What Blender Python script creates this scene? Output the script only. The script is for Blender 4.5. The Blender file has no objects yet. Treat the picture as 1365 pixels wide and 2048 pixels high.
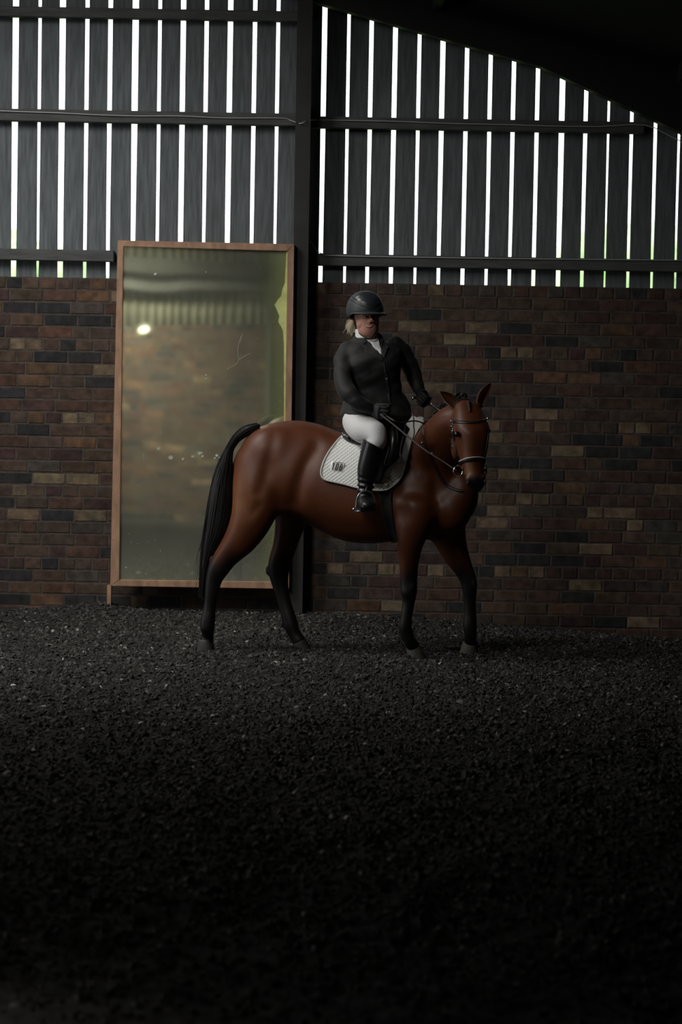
import bpy, bmesh, math, random
import numpy as np
from mathutils import Vector, Matrix, noise
from mathutils.bvhtree import BVHTree
from mathutils.geometry import delaunay_2d_cdt

random.seed(7); rng = np.random.default_rng(7)
SC = bpy.context.scene; COL = SC.collection
# ------------------------------------------------------------------ camera
F = 4400.0; CAMZ = 1.65; PITCH = math.atan(257/F); ROLL = 0.018
cd = bpy.data.cameras.new('camera'); cam = bpy.data.objects.new('camera', cd); COL.objects.link(cam)
cd.sensor_fit = 'VERTICAL'; cd.sensor_height = 36.0; cd.lens = 36.0*F/2048; cd.clip_end = 500
Rm = Matrix.Rotation(math.pi/2-PITCH, 3, 'X') @ Matrix.Rotation(ROLL, 3, 'Z')
cam.matrix_world = Matrix.Translation((0, 0, CAMZ)) @ Rm.to_4x4()
cd.dof.use_dof = True; cd.dof.focus_distance = 13.3; cd.dof.aperture_fstop = 2.8
SC.camera = cam
# ------------------------------------------------------------------ colour management, world, lights
SC.view_settings.view_transform = 'Standard'; SC.view_settings.look = 'None'
SC.view_settings.exposure = 0.0; SC.view_settings.gamma = 1.0; SC.view_settings.use_curve_mapping = False
w = bpy.data.worlds.new('overcast_sky'); SC.world = w; w.use_nodes = True
bg = w.node_tree.nodes['Background']; bg.inputs[0].default_value = (0.93, 0.97, 1.0, 1); bg.inputs[1].default_value = 3.0

def area(name, loc, target, sx, sy, power, col, spread=180):
    l = bpy.data.lights.new(name, 'AREA'); l.shape = 'RECTANGLE'; l.size = sx; l.size_y = sy
    l.energy = power; l.color = col; l.spread = math.radians(spread)
    o = bpy.data.objects.new(name, l); COL.objects.link(o); o.location = loc
    o.rotation_euler = (Vector(target)-Vector(loc)).to_track_quat('-Z', 'Y').to_euler()
    return o
# daylight through the translucent roof panel and the open doorway, both on the left of the arena; then two added fills
area('rooflight_daylight', (-3.3, 12.6, 4.75), (-1.9, 13.9, 0.3), 1.2, 2.4, 92, (1.0, 0.97, 0.92), 125)
area('doorway_daylight', (-7.8, 11.6, 1.6), (0, 13.4, 1.0), 2.6, 2.4, 7, (1.0, 0.93, 0.84), 120)
area('side_fill', (-2.6, 9.3, 4.8), (-0.6, 13.3, 1.3), 1.0, 1.4, 17, (1.0, 0.97, 0.92), 68)  # added fill for rider and horse, no opening in the roof here
area('rear_fill', (-3.3, 7.3, 4.3), (-2.4, 4.9, 1.75), 0.8, 0.8, 50, (1.0, 0.98, 0.9), 52)  # added light to brighten the mirrored opposite wall, no roof opening above it

# ------------------------------------------------------------------ helpers
def P(px, py, d):
    v = Rm @ Vector(((px-682.5)/F, -(py-1024)/F, -1.0))
    return Vector((0, 0, CAMZ)) + v*(d/v.y)
def ray(px, py):
    return (Rm @ Vector(((px-682.5)/F, -(py-1024)/F, -1.0))).normalized()
def ground_d(px, py, z=0.0):
    v = Rm @ Vector(((px-682.5)/F, -(py-1024)/F, -1.0)); t = (z-CAMZ)/v.z
    return v.y*t
ORG = {}
def link(name, me, mat, parent=None, origin=None, smooth=True):
    if isinstance(me, bmesh.types.BMesh):
        bm = me; me = bpy.data.meshes.new(name); bm.to_mesh(me); bm.free()
    o = bpy.data.objects.new(name, me); COL.objects.link(o)
    if parent is not None:
        L = ORG[parent.name]; o.parent = parent
    else:
        L = Vector(origin) if origin is not None else Vector((0, 0, 0)); o.location = L
    me.transform(Matrix.Translation(-L)); ORG[o.name] = L
    if mat is not None and len(me.materials) == 0: me.materials.append(mat)
    if smooth: me.polygons.foreach_set('use_smooth', [True]*len(me.polygons))
    return o
def tag(o, label=None, cat=None, group=None, kind=None):
    if label: o['label'] = label
    if cat: o['category'] = cat
    if group: o['group'] = group
    if kind: o['kind'] = kind
    return o
def root(name, loc, label, cat, group=None):
    o = bpy.data.objects.new(name, None); COL.objects.link(o); o.location = loc
    o.empty_display_size = .05; ORG[o.name] = Vector(loc)
    return tag(o, label, cat, group)

def mat(name, col, rough=.6, metal=0, spec=.5, var=0, vscale=20, bump=0, bscale=60, bdist=.01, attr=None, sheen=0, coat=0, stretch=None):
    m = bpy.data.materials.new(name); m.use_nodes = True; nt = m.node_tree; N = nt.nodes; Lk = nt.links
    b = N['Principled BSDF']; b.inputs['Roughness'].default_value = rough; b.inputs['Metallic'].default_value = metal
    b.inputs['Specular IOR Level'].default_value = spec; b.inputs['Sheen Weight'].default_value = sheen
    b.inputs['Coat Weight'].default_value = coat
    b.inputs['Base Color'].default_value = (*col, 1)
    tc = N.new('ShaderNodeTexCoord'); src = tc.outputs['Object']
    if stretch:
        mp = N.new('ShaderNodeMapping'); mp.inputs['Scale'].default_value = stretch; Lk.new(src, mp.inputs[0]); src = mp.outputs[0]
    base = None
    if attr:
        a = N.new('ShaderNodeAttribute'); a.attribute_name = attr; base = a.outputs['Color']
        Lk.new(base, b.inputs['Base Color'])
    if var:
        n = N.new('ShaderNodeTexNoise'); n.inputs['Scale'].default_value = vscale; n.inputs['Detail'].default_value = 5; Lk.new(src, n.inputs['Vector'])
        r = N.new('ShaderNodeMapRange'); r.inputs[1].default_value = .3; r.inputs[2].default_value = .7
        r.inputs[3].default_value = 1-var; r.inputs[4].default_value = 1+var; Lk.new(n.outputs[0], r.inputs[0])
        mx = N.new('ShaderNodeMix'); mx.data_type = 'RGBA'; mx.blend_type = 'MULTIPLY'; mx.inputs[0].default_value = 1
        if base: Lk.new(base, mx.inputs[6])
        else: mx.inputs[6].default_value = (*col, 1)
        cb = N.new('ShaderNodeCombineColor')
        for k in range(3): Lk.new(r.outputs[0], cb.inputs[k])
        Lk.new(cb.outputs[0], mx.inputs[7]); Lk.new(mx.outputs[2], b.inputs['Base Color'])
    if bump:
        n2 = N.new('ShaderNodeTexNoise'); n2.inputs['Scale'].default_value = bscale; n2.inputs['Detail'].default_value = 6; Lk.new(src, n2.inputs['Vector'])
        bp = N.new('ShaderNodeBump'); bp.inputs['Strength'].default_value = bump; bp.inputs['Distance'].default_value = bdist
        Lk.new(n2.outputs[0], bp.inputs['Height']); Lk.new(bp.outputs[0], b.inputs['Normal'])
    return m

def box(bm, lo, hi):
    lo = Vector(lo); hi = Vector(hi)
    v = [bm.verts.new((x, y, z)) for x in (lo.x, hi.x) for y in (lo.y, hi.y) for z in (lo.z, hi.z)]
    for f in ((0,1,3,2),(4,6,7,5),(0,4,5,1),(2,3,7,6),(0,2,6,4),(1,5,7,3)): bm.faces.new([v[i] for i in f])
    return v
def catmull(pts, sub):
    out = []; n = len(pts)
    for i in range(n-1):
        p0, p1, p2, p3 = pts[max(i-1,0)], pts[i], pts[i+1], pts[min(i+2,n-1)]
        for k in range(sub):
            t = k/sub
            out.append(.5*((2*p1)+(p2-p0)*t+(2*p0-5*p1+4*p2-p3)*t*t+(3*p1-p0-3*p2+p3)*t**3))
    out.append(pts[-1]); return out
def loft(bm, secs, n=24, sub=4, cap=.6):
    """secs: (centre, A, B, exponent, narrowing towards +A)"""
    arr = [np.array([*s[0], *s[1], *s[2], s[3] if len(s)>3 else 2.0, s[4] if len(s)>4 else 0.0]) for s in secs]
    arr = catmull(arr, sub) if sub > 1 else arr
    if cap:
        def ends(a, b):
            d = a[:3]-b[:3]; L = np.linalg.norm(d) or 1; d = d/L
            r = min(np.linalg.norm(a[3:6]), np.linalg.norm(a[6:9]))*cap; o = []
            for f, g in ((.85,.45),(.5,.85),(.12,1.0)):
                c = a.copy(); c[:3] += d*r*g; c[3:9] *= f; o.append(c)
            return o
        arr = ends(arr[0], arr[1])[::-1] + arr + ends(arr[-1], arr[-2])
    rings = []
    for a in arr:
        c, A, B, e, tn = Vector(a[:3]), Vector(a[3:6]), Vector(a[6:9]), a[9], a[10]; rg = []
        for k in range(n):
            t = 2*math.pi*k/n; ca, sa = math.cos(t), math.sin(t)
            u = math.copysign(abs(ca)**(2/e), ca); v = math.copysign(abs(sa)**(2/e), sa)
            rg.append(bm.verts.new(c+A*u+B*v*(1-tn*u)))
        rings.append(rg)
    for r0, r1 in zip(rings, rings[1:]):
        for k in range(n): bm.faces.new((r0[k], r0[(k+1)%n], r1[(k+1)%n], r1[k]))
    bm.faces.new(rings[0][::-1]); bm.faces.new(rings[-1])
YD = Vector((0, 1, 0))
def limb(bm, pts, n=16, sub=4, e=2.0, cap=.6, depthdir=YD):
    """pts: (px, py, half width px, depth, half depth m)"""
    W = [P(p[0], p[1], p[3]) for p in pts]; secs = []
    for i, p in enumerate(pts):
        t = (W[min(i+1, len(W)-1)]-W[max(i-1, 0)]).normalized()
        A = t.cross(depthdir)
        A = A.normalized() if A.length > .15 else Vector((1,0,0))
        B = A.cross(t).normalized()
        secs.append((W[i], A*(p[2]*p[3]/F), B*p[4], e))
    loft(bm, secs, n, sub, cap)
def tube3(bm, pts, rads, n=10, sub=4, cap=.6):
    W = [Vector(p) for p in pts]; secs = []; up = Vector((.13,.31,.94))
    A = None
    for i in range(len(W)):
        t = (W[min(i+1, len(W)-1)]-W[max(i-1, 0)]).normalized()
        if A is None: A = t.cross(up).normalized()
        A = (A - t*A.dot(t)).normalized(); B = A.cross(t).normalized()
        r = rads[i] if isinstance(rads, (list, tuple)) else rads
        secs.append((W[i], A*r, B*r))
    loft(bm, secs, n, sub, cap)
def blob(bm, c, r, rot=None, seg=16):
    M = Matrix.Translation(c) @ (rot.to_4x4() if rot else Matrix()) @ Matrix.Diagonal((*r, 1))
    bmesh.ops.create_uvsphere(bm, u_segments=seg, v_segments=max(6, seg//2), radius=1, matrix=M)
def pblob(bm, px, py, d, r, rot=None): blob(bm, P(px, py, d), r, rot)
def remesh(bm, vox, it=6, fac=.5):
    bmesh.ops.recalc_face_normals(bm, faces=bm.faces)
    me = bpy.data.meshes.new('tmp'); bm.to_mesh(me); bm.free()
    o = bpy.data.objects.new('tmp', me); COL.objects.link(o)
    m = o.modifiers.new('r', 'REMESH'); m.mode = 'VOXEL'; m.voxel_size = vox
    if it:
        s = o.modifiers.new('s', 'SMOOTH'); s.factor = fac; s.iterations = it
    dg = bpy.context.evaluated_depsgraph_get(); dg.update()
    out = bpy.data.meshes.new_from_object(o.evaluated_get(dg)); out.materials.clear()
    bpy.data.objects.remove(o); bpy.data.meshes.remove(me)
    return out
def bvh_of(me, off=Vector((0,0,0))):
    return BVHTree.FromPolygons([v.co+off for v in me.vertices], [tuple(p.vertices) for p in me.polygons])
def inside(pt, poly):
    c = False; j = len(poly)-1
    for i in range(len(poly)):
        a, b = poly[i], poly[j]
        if (a[1] > pt[1]) != (b[1] > pt[1]) and pt[0] < (b[0]-a[0])*(pt[1]-a[1])/(b[1]-a[1])+a[0]: c = not c
        j = i
    return c
def smooth_poly(poly, sub=4):
    pts = [np.array(p, float) for p in poly]; n = len(pts); out = []
    for i in range(n):
        p0, p1, p2, p3 = pts[i-1], pts[i], pts[(i+1)%n], pts[(i+2)%n]
        for k in range(sub):
            t = k/sub; out.append(tuple(.5*((2*p1)+(p2-p0)*t+(2*p0-5*p1+4*p2-p3)*t*t+(3*p1-p0-3*p2+p3)*t**3)))
    return out
def drape(poly, bvh, off, thick, step=3.0, dirn=None, d0=13.2, smooth=True, back=1.0, relax=8):
    """a sheet cut to an outline, laid on a surface; returns a bmesh with thickness"""
    if smooth: poly = smooth_poly(poly)
    xs = [p[0] for p in poly]; ys = [p[1] for p in poly]; n = len(poly)
    pts = [Vector(p) for p in poly]
    y = min(ys)+step*.5; r = 0
    while y < max(ys):
        x = min(xs)+step*.5*(r % 2+1)
        while x < max(xs):
            if inside((x, y), poly) and min((Vector((x, y))-q).length for q in pts[:n]) > step*.6: pts.append(Vector((x, y)))
            x += step
        y += step; r += 1
    v, e, f, *_ = delaunay_2d_cdt(pts, [(i, (i+1) % n) for i in range(n)], [], 1, 1e-5)
    P3 = []; Nn = []
    for q in v:
        if dirn is None: o, dr = P(q.x, q.y, 6), ray(q.x, q.y)
        else: dr = dirn; o = P(q.x, q.y, d0)-dr*back
        loc, no, *_ = bvh.ray_cast(o, dr)
        if loc is None: P3.append(None); Nn.append(None); continue
        if no.dot(dr) > 0: no = -no
        P3.append(loc+no*off); Nn.append(no)
    good = [i for i, p in enumerate(P3) if p is not None]
    for i, p in enumerate(P3):
        if p is None:
            j = min(good, key=lambda k: (v[k]-v[i]).length)
            if dirn is None:
                P3[i] = P(v[i].x, v[i].y, P3[j].y+ .01)
            else:
                P3[i] = P3[j]+ (P(v[i].x, v[i].y, d0)-P(v[j].x, v[j].y, d0))
            Nn[i] = Nn[j]
    nb = [set() for _ in v]
    for t in f:
        for a in range(len(t)): nb[t[a]].add(t[a-1]); nb[t[a-1]].add(t[a])
    dr0 = dirn
    for _ in range(relax):
        Q = list(P3)
        for i in range(len(v)):
            if nb[i]:
                a = sum((P3[k] for k in nb[i]), Vector())/len(nb[i]); dr = dr0 or ray(v[i].x, v[i].y)
                Q[i] = P3[i]+dr*((a-P3[i]).dot(dr))*.5
        P3 = Q
    bm = bmesh.new(); top = [bm.verts.new(p) for p in P3]; bot = [bm.verts.new(p-nn*thick) for p, nn in zip(P3, Nn)]
    cnt = {}
    for t in f:
        t = list(t)
        bm.faces.new([top[i] for i in t]); bm.faces.new([bot[i] for i in reversed(t)])
        for a in range(len(t)):
            k = (t[a-1], t[a]); cnt[k] = cnt.get(k, 0)+1
    for (a, b) in cnt:
        if (b, a) not in cnt: bm.faces.new((top[b], top[a], bot[a], bot[b]))
    bmesh.ops.recalc_face_normals(bm, faces=bm.faces)
    return bm
def strap(bm, path, bvh, wid, off=.004, thick=.004, dirn=None, d0=13.2, sub=8, back=1.0):
    pts = catmull([np.array(p, float) for p in path], sub); W = []; Nn = []
    for q in pts:
        if dirn is None: o, dr = P(q[0], q[1], 6), ray(q[0], q[1])
        else: dr = dirn; o = P(q[0], q[1], d0)-dr*back
        loc, no, *_ = bvh.ray_cast(o, dr)
        if loc is None: continue
        if no.dot(dr) > 0: no = -no
        W.append(loc); Nn.append(no)
    for _ in range(3):
        W = [W[0]]+[(W[i-1]+W[i]*2+W[i+1])/4 for i in range(1, len(W)-1)]+[W[-1]]
    prev = None
    for i in range(len(W)):
        t = (W[min(i+1, len(W)-1)]-W[max(i-1, 0)]).normalized(); no = Nn[i]; s = t.cross(no).normalized()*wid/2
        c = W[i]+no*off
        r = [bm.verts.new(c+s-no*thick), bm.verts.new(c+s), bm.verts.new(c-s), bm.verts.new(c-s-no*thick)]
        if prev:
            for k in range(4): bm.faces.new((prev[k], prev[(k+1)%4], r[(k+1)%4], r[k]))
        else: bm.faces.new(r)
        prev = r
    bm.faces.new(prev[::-1])

# ------------------------------------------------------------------ materials
M = {}
M['brick'] = mat('brick', (.2,.12,.08), .85, attr='Col', var=.42, vscale=16, bump=.6, bscale=110, bdist=.006, spec=.25)
M['mortar'] = mat('mortar', (.074,.061,.053), .95, var=.3, vscale=15, bump=.5, bscale=90, spec=.1)
M['board'] = mat('weathered_boarding', (.115,.129,.137), .75, var=.3, vscale=9, bump=.3, bscale=40, stretch=(6,6,.5), spec=.3)
M['rail'] = mat('grey_timber', (.075,.078,.078), .75, var=.25, vscale=9, bump=.3, bscale=30, stretch=(.6,4,4), spec=.3)
M['steel'] = mat('dark_painted_steel', (.026,.026,.025), .6, var=.25, vscale=6, spec=.4)
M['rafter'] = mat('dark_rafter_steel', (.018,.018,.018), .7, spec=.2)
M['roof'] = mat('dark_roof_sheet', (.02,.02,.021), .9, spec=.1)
M['sheet'] = mat('fibre_cement_sheet', (.20,.20,.16), .8, var=.2, vscale=4)
M['pine'] = mat('pine_frame', (.34,.20,.125), .65, var=.3, vscale=6, bump=.15, bscale=30, stretch=(3,3,1))
M['cable'] = mat('grey_cable', (.45,.45,.45), .4)
M['grass'] = mat('grass_field', (.22,.36,.09), .9, var=.3, vscale=.3)
M['leaf'] = mat('hedge_leaf', (.50,.66,.36), .9, var=.5, vscale=2)
M['chip'] = mat('rubber_and_sand', (.05,.048,.045), .8, attr='Col', spec=.35)
M['ground'] = mat('arena_surface', (.026,.024,.022), .92, var=.5, vscale=24, bump=1.0, bscale=75, bdist=.02, spec=.25)

# ------------------------------------------------------------------ ground
HX = [-3.0,-2.4,-2.1,-1.66,-1.4,-.9,-.3,.4,.93,1.2,1.5,1.8,2.4,4.0]; HZ = [.02,.02,.035,.09,.045,.035,.04,.03,-.005,-.03,-.045,-.06,-.11,-.13]
def gbank(x, y):
    h = np.interp(x, HX, HZ); t = np.clip((y-14.35)/1.0, 0, 1); t = t*t*(3-2*t)
    return h*t
def gz(x, y):
    v = Vector((x*2.2, y*2.2, .3))
    a = noise.noise(v)*.016 + noise.noise(v*3.1)*.010 + noise.noise(v*9)*.012
    dim = min(1, max(.35, (14.9-y)/1.0))
    return float(gbank(x, y)) + a*dim
def make_ground():
    xs = np.concatenate([np.linspace(-12, -3.3, 14), np.arange(-3.2, 3.2, .027), np.linspace(3.25, 4.2, 5)])
    ys = np.concatenate([np.linspace(-8, 4.6, 26), np.arange(4.7, 15.66, .027)])
    nx, ny = len(xs), len(ys); co = np.empty((nx*ny, 3))
    k = 0
    for y in ys:
        for x in xs:
            co[k] = (x, y, gz(x, y)); k += 1
    i = np.arange(nx-1)[None, :]+np.arange(ny-1)[:, None]*nx; i = i.ravel()
    f = np.stack([i, i+1, i+nx+1, i+nx], 1)
    me = bpy.data.meshes.new('floor'); me.from_pydata(co.tolist(), [], f.tolist())
    o = link('floor', me, M['ground']); tag(o, 'dark churned sand and rubber arena floor', kind='structure')
make_ground()
def make_chips(n):
    y = 5.5+(15.35-5.5)*rng.random(n)**.62; x = (rng.random(n)*2-1)*(y*.158+.1)
    s = .005+.017*rng.random(n)**2.4; co = np.empty((n*5, 3)); col = np.empty((n*5, 4))
    base = np.array([[1,0,-.3],[-.5,.85,-.3],[-.6,-.8,-.3],[.1,.1,.6],[.5,-.5,.3]])
    for i in range(n):
        a = rng.random()*6.28; c, sn = math.cos(a), math.sin(a); z = gz(x[i], y[i])
        b = base*(s[i]*np.array([1, .6+.6*rng.random(), .5+.6*rng.random()])) + rng.normal(0, s[i]*.15, (5, 3))
        co[i*5:i*5+5, 0] = x[i]+b[:, 0]*c-b[:, 1]*sn; co[i*5:i*5+5, 1] = y[i]+b[:, 0]*sn+b[:, 1]*c; co[i*5:i*5+5, 2] = z+b[:, 2]+s[i]*.25
        q = rng.random(); g = .010+.065*rng.random()**2 if q < .985 else .14+.2*rng.random()
        col[i*5:i*5+5] = (g*1.05, g, g*.93, 1)
    t = np.arange(n)[:, None, None]*5+np.array([[0,1,3],[1,2,3],[2,4,3],[4,0,3],[0,2,1],[0,4,2]])[None]
    me = bpy.data.meshes.new('chips'); me.from_pydata(co.tolist(), [], t.reshape(-1, 3).tolist())
    ca = me.color_attributes.new('Col', 'FLOAT_COLOR', 'POINT'); ca.data.foreach_set('color', col.ravel())
    o = link('rubber_chips', me, M['chip'], smooth=False)
    tag(o, 'loose black rubber chips and grit strewn over the arena floor', 'rubber chips', kind='stuff')
make_chips(100000)

# ------------------------------------------------------------------ brick walls
PAL = {'tan': (.27,.20,.13), 'orange': (.20,.115,.07), 'brown': (.14,.092,.067), 'red': (.135,.078,.058), 'maroon': (.105,.062,.056),
       'dark': (.055,.053,.055), 'umber': (.12,.085,.066), 'grey': (.11,.092,.08)}
WT = {'tan': .05, 'orange': .07, 'brown': .26, 'red': .15, 'maroon': .15, 'dark': .13, 'umber': .16, 'grey': .08}
def brick_wall(name, x0, x1, yf, ztop, zbot, facing, specials, thick=.22, hole=None, label=''):
    """facing -1: the face looks towards -Y"""
    bm = bmesh.new(); lay = bm.loops.layers.color.new('Col') if False else None
    cols = []; H = .0855; row = 0; z = ztop; names = list(PAL)
    r = random.Random(hash(ztop*facing) % 1000 + 5)
    faces_col = []
    while z > zbot:
        header = row in (0, 5, 11, 17, 23, 29)
        x = x0 - (.06 if row % 2 else 0) - r.random()*.03
        while x < x1:
            Lb = (.108 if header or r.random() < .06 else .226)+r.uniform(-.003, .003)
            a, b = max(x, x0), min(x+Lb, x1); x += Lb+.0105
            if b-a < .03: continue
            if hole and b > hole[0] and a < hole[1] and z-H < hole[2]:
                if a < hole[0]-.03: b = hole[0]
                elif b > hole[1]+.03: a = hole[1]
                else: continue
            c = PAL[r.choices(names, [WT[k] for k in names])[0]]
            for (sx, sz, k) in specials:
                if a-.005 <= sx <= b+.008 and z-H <= sz <= z: c = PAL[k]
            v = r.uniform(.8, 1.2); c = tuple(q*v*.48*r.uniform(.95, 1.05) for q in c)
            j = r.uniform(-.0015, .0015); zt, zb = z-.005+r.uniform(-.0015, .0015), z-H+.005+r.uniform(-.0015, .0015); g = .0045
            y_f = yf+facing*(j); y_b = yf-facing*.03
            o = [(a, y_b, zb), (b, y_b, zb), (b, y_b, zt), (a, y_b, zt)]
            m_ = [(a, y_f-facing*g, zb), (b, y_f-facing*g, zb), (b, y_f-facing*g, zt), (a, y_f-facing*g, zt)]
            i_ = [(a+g, y_f, zb+g), (b-g, y_f, zb+g), (b-g, y_f, zt-g), (a+g, y_f, zt-g)]
            O, Mm, I = [[bm.verts.new(q) for q in s] for s in (o, m_, i_)]
            fs = [bm.faces.new(I)]
            for k in range(4):
                fs.append(bm.faces.new((O[k], O[(k+1)%4], Mm[(k+1)%4], Mm[k]))); fs.append(bm.faces.new((Mm[k], Mm[(k+1)%4], I[(k+1)%4], I[k])))
            faces_col += [c]*9
        z -= H; row += 1
    nb = len(bm.faces)
    ya, yb = yf-facing*.0035, yf-facing*thick; lo, hi = min(ya, yb), max(ya, yb)
    if hole:
        box(bm, (x0, lo, zbot), (hole[0], hi, ztop)); box(bm, (hole[1], lo, zbot), (x1, hi, ztop))
        if hole[2] < ztop: box(bm, (hole[0], lo, hole[2]), (hole[1], hi, ztop))
    else: box(bm, (x0, lo, zbot), (x1, hi, ztop))
    bmesh.ops.recalc_face_normals(bm, faces=bm.faces)
    me = bpy.data.meshes.new(name); bm.to_mesh(me); bm.free()
    ca = me.color_attributes.new('Col', 'FLOAT_COLOR', 'CORNER')
    data = np.ones((len(me.loops), 4)); 
    for p in me.polygons:
        c = faces_col[p.index] if p.index < nb else (.1, .08, .07)
        for li in p.loop_indices: data[li, :3] = c
    ca.data.foreach_set('color', data.ravel())
    me.materials.append(M['brick']); me.materials.append(M['mortar'])
    for p in me.polygons:
        if p.index >= nb: p.material_index = 1
    o = link(name, me, None, smooth=False); tag(o, label, kind='structure'); return o
YF = 15.45
sp = [(22,682,'tan'),(60,685,'tan'),(203,736,'tan'),(127,835,'tan'),(159,835,'tan'),(60,835,'orange'),(92,639,'dark'),(154,639,'dark'),(111,615,'dark'),(57,615,'dark'),
 (186,709,'dark'),(117,960,'tan'),(185,958,'tan'),(46,983,'tan'),(18,1031,'tan'),(203,1034,'tan'),(58,960,'dark'),(86,1031,'dark'),(114,1203,'orange'),(1020,950,'tan'),
 (965,1000,'tan'),(1059,1000,'tan'),(1091,1000,'tan'),(1183,1029,'tan'),(1163,1102,'tan'),(1030,1099,'dark'),(1120,1078,'dark'),(1152,1201,'dark'),(995,1146,'tan'),
 (1090,1151,'tan'),(979,657,'tan'),(1006,704,'tan'),(1037,704,'tan'),(1099,852,'tan'),(1005,878,'tan'),(960,727,'orange'),(1102,753,'orange'),(1160,756,'orange'),
 (1002,729,'dark'),(1035,753,'maroon'),(1097,803,'dark'),(800,663,'tan'),(861,654,'tan'),(747,1217,'orange'),(753,1117,'tan'),(778,1144,'tan'),(869,1144,'tan'),
 (640,790,'orange'),(640,850,'brown'),(900,775,'tan'),(985,590,'grey'),(800,590,'grey')]
sp = [(P(a, b, YF).x, P(a, b, YF).z, k) for a, b, k in sp]
brick_wall('wall_back', -9.0, 4.0, YF, 2.355, -.3, -1, sp, label='mottled brown brick wall below the slatted boarding')

# ------------------------------------------------------------------ boarding, rails, column, rafter, roof
gl = [(29,12),(77.2,6.5),(122.6,12),(171.7,8),(218,9),(268,12),(316.6,7),(363.4,10),(410,8),(457.4,10),(506.4,8),(552.8,7)]
gr = [(646,9.4),(694.4,6),(739.8,8),(787.6,9),(836,7),(883,9.5),(931.5,8),(979,7.7),(1025.8,8),(1074,8),(1123.7,10.6),(1171.5,8),(1217.4,5),(1264,7),(1311.8,7),(1359.5,5)]
YB = 15.53
def gapx(px, py): q = P(px, py, YB); return q.x
def build_boards(name, gaps, yref, lab):
    """one cladding bay: boards fill the spaces between neighbouring gaps; the gaps taper slightly"""
    bm = bmesh.new(); zt, zb = 5.6, 2.30; r = random.Random(3)
    E = []
    for (px, wd) in gaps:
        cx = gapx(px, yref); wt = wd*YB/F*1.02; wb = wt*r.uniform(.62, .95); E.append((cx, wt, wb))
    for (c0, t0, b0), (c1, t1, b1) in zip(E, E[1:]):
        xs_t = (c0+t0/2, c1-t1/2); xs_b = (c0+b0/2, c1-b1/2); yo = r.uniform(-.004, .004)
        zm = 3.6
        lv = [(zb, xs_b), (2.9, ((xs_b[0]+xs_t[0])/2+r.uniform(-.002,.002), (xs_b[1]+xs_t[1])/2+r.uniform(-.002,.002))), (zm, xs_t), (zt, xs_t)]
        rows = []
        for z, (a, b) in lv:
            g = .003
            rows.append([bm.verts.new(q) for q in ((a+g, YB+yo, z), (b-g, YB+yo, z), (b, YB+yo+g, z), (b, YB+yo+.022, z), (a, YB+yo+.022, z), (a, YB+yo+g, z))])
        for r0, r1 in zip(rows, rows[1:]):
            for k in range(6): bm.faces.new((r0[k], r0[(k+1)%6], r1[(k+1)%6], r1[k]))
        bm.faces.new(rows[0][::-1]); bm.faces.new(rows[-1])
    bmesh.ops.recalc_face_normals(bm, faces=bm.faces)
    o = link(name, bm, M['board'], smooth=False); tag(o, lab, kind='structure')
step = 47.5
gl_all = [(29-step*k, 9) for k in range(60, 0, -1)] + gl + [(601, 0)]
build_boards('wall_back_boarding', gl_all, 300, 'spaced vertical boards of the bay above the mirror')
gr_all = [(601, 0)] + gr + [(1359.5+step*k, 7) for k in range(1, 12)]
build_boards('wall_back_boarding', gr_all, 275, 'spaced vertical boards of the bay right of the steel column')
def rail(name, x0, x1, z0, z1, lab, y0=15.45, y1=15.528):
    bm = bmesh.new(); box(bm, (x0, y0, z0), (x1, y1, z1)); bmesh.ops.bevel(bm, geom=bm.edges[:], offset=.005, segments=1, affect='EDGES')
    tag(link(name, bm, M['rail'], smooth=False), lab, kind='structure')
XC0, XC1 = P(584, 700, 15.3).x, P(614, 700, 15.3).x
rail('trim_1', -9, XC0+.03, 4.155, 4.225, 'top timber rail across the left boarding')
rail('trim_2', -9, XC0+.03, 3.435, 3.520, 'middle timber rail across the left boarding')
rail('trim_3', XC1-.03, P(1290, 260, 15.45).x, 3.425, 3.505, 'middle timber rail across the right boarding')
rail('trim_4', -9, P(228, 500, 15.45).x, 2.470, 2.550, 'lowest timber rail left of the mirror')
rail('trim_5', XC1-.03, 4.0, 2.470, 2.555, 'lowest timber rail above the right brick wall')
bm = bmesh.new()   # I-section column
y0 = 15.28; box(bm, (XC0, y0, -.3), (XC1, y0+.012, 5.2)); box(bm, (XC0, 15.47, -.3), (XC1, 15.482, 5.2)); cx = (XC0+XC1)/2
box(bm, (cx-.005, y0+.012, -.3), (cx+.005, 15.47, 5.2))
tag(link('steel_column', bm, M['steel'], smooth=False), 'dark steel column standing between the mirror and the right brick wall', 'column', kind='structure')
# sloping rafter with haunch in front of the boarding, and the roof
edge = [(-2200, -795), (560, -15), (640, 9), (1083, 136), (1365, 268), (1700, 430)]
pts = [P(a, b, 15.38) for a, b in edge]
bm = bmesh.new(); prev = None
for q in pts:
    up = .42 + max(0, (q.x-1.4))*.25
    r = [bm.verts.new(v) for v in ((q.x, 15.33, q.z), (q.x, 15.33, q.z+up), (q.x, 15.44, q.z+up), (q.x, 15.44, q.z))]
    if prev:
        for k in range(4): bm.faces.new((prev[k], prev[(k+1)%4], r[(k+1)%4], r[k]))
    else: bm.faces.new(r)
    prev = r
bm.faces.new(prev[::-1]); bmesh.ops.recalc_face_normals(bm, faces=bm.faces)
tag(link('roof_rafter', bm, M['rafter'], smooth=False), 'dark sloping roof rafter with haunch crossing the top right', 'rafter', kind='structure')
def roof_z(x):
    return P(640, 9, 15.38).z + .30 - .27*(x-P(640, 9, 15.38).x)
bm = bmesh.new()   # corrugated roof with a rooflight opening left of the horse
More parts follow.
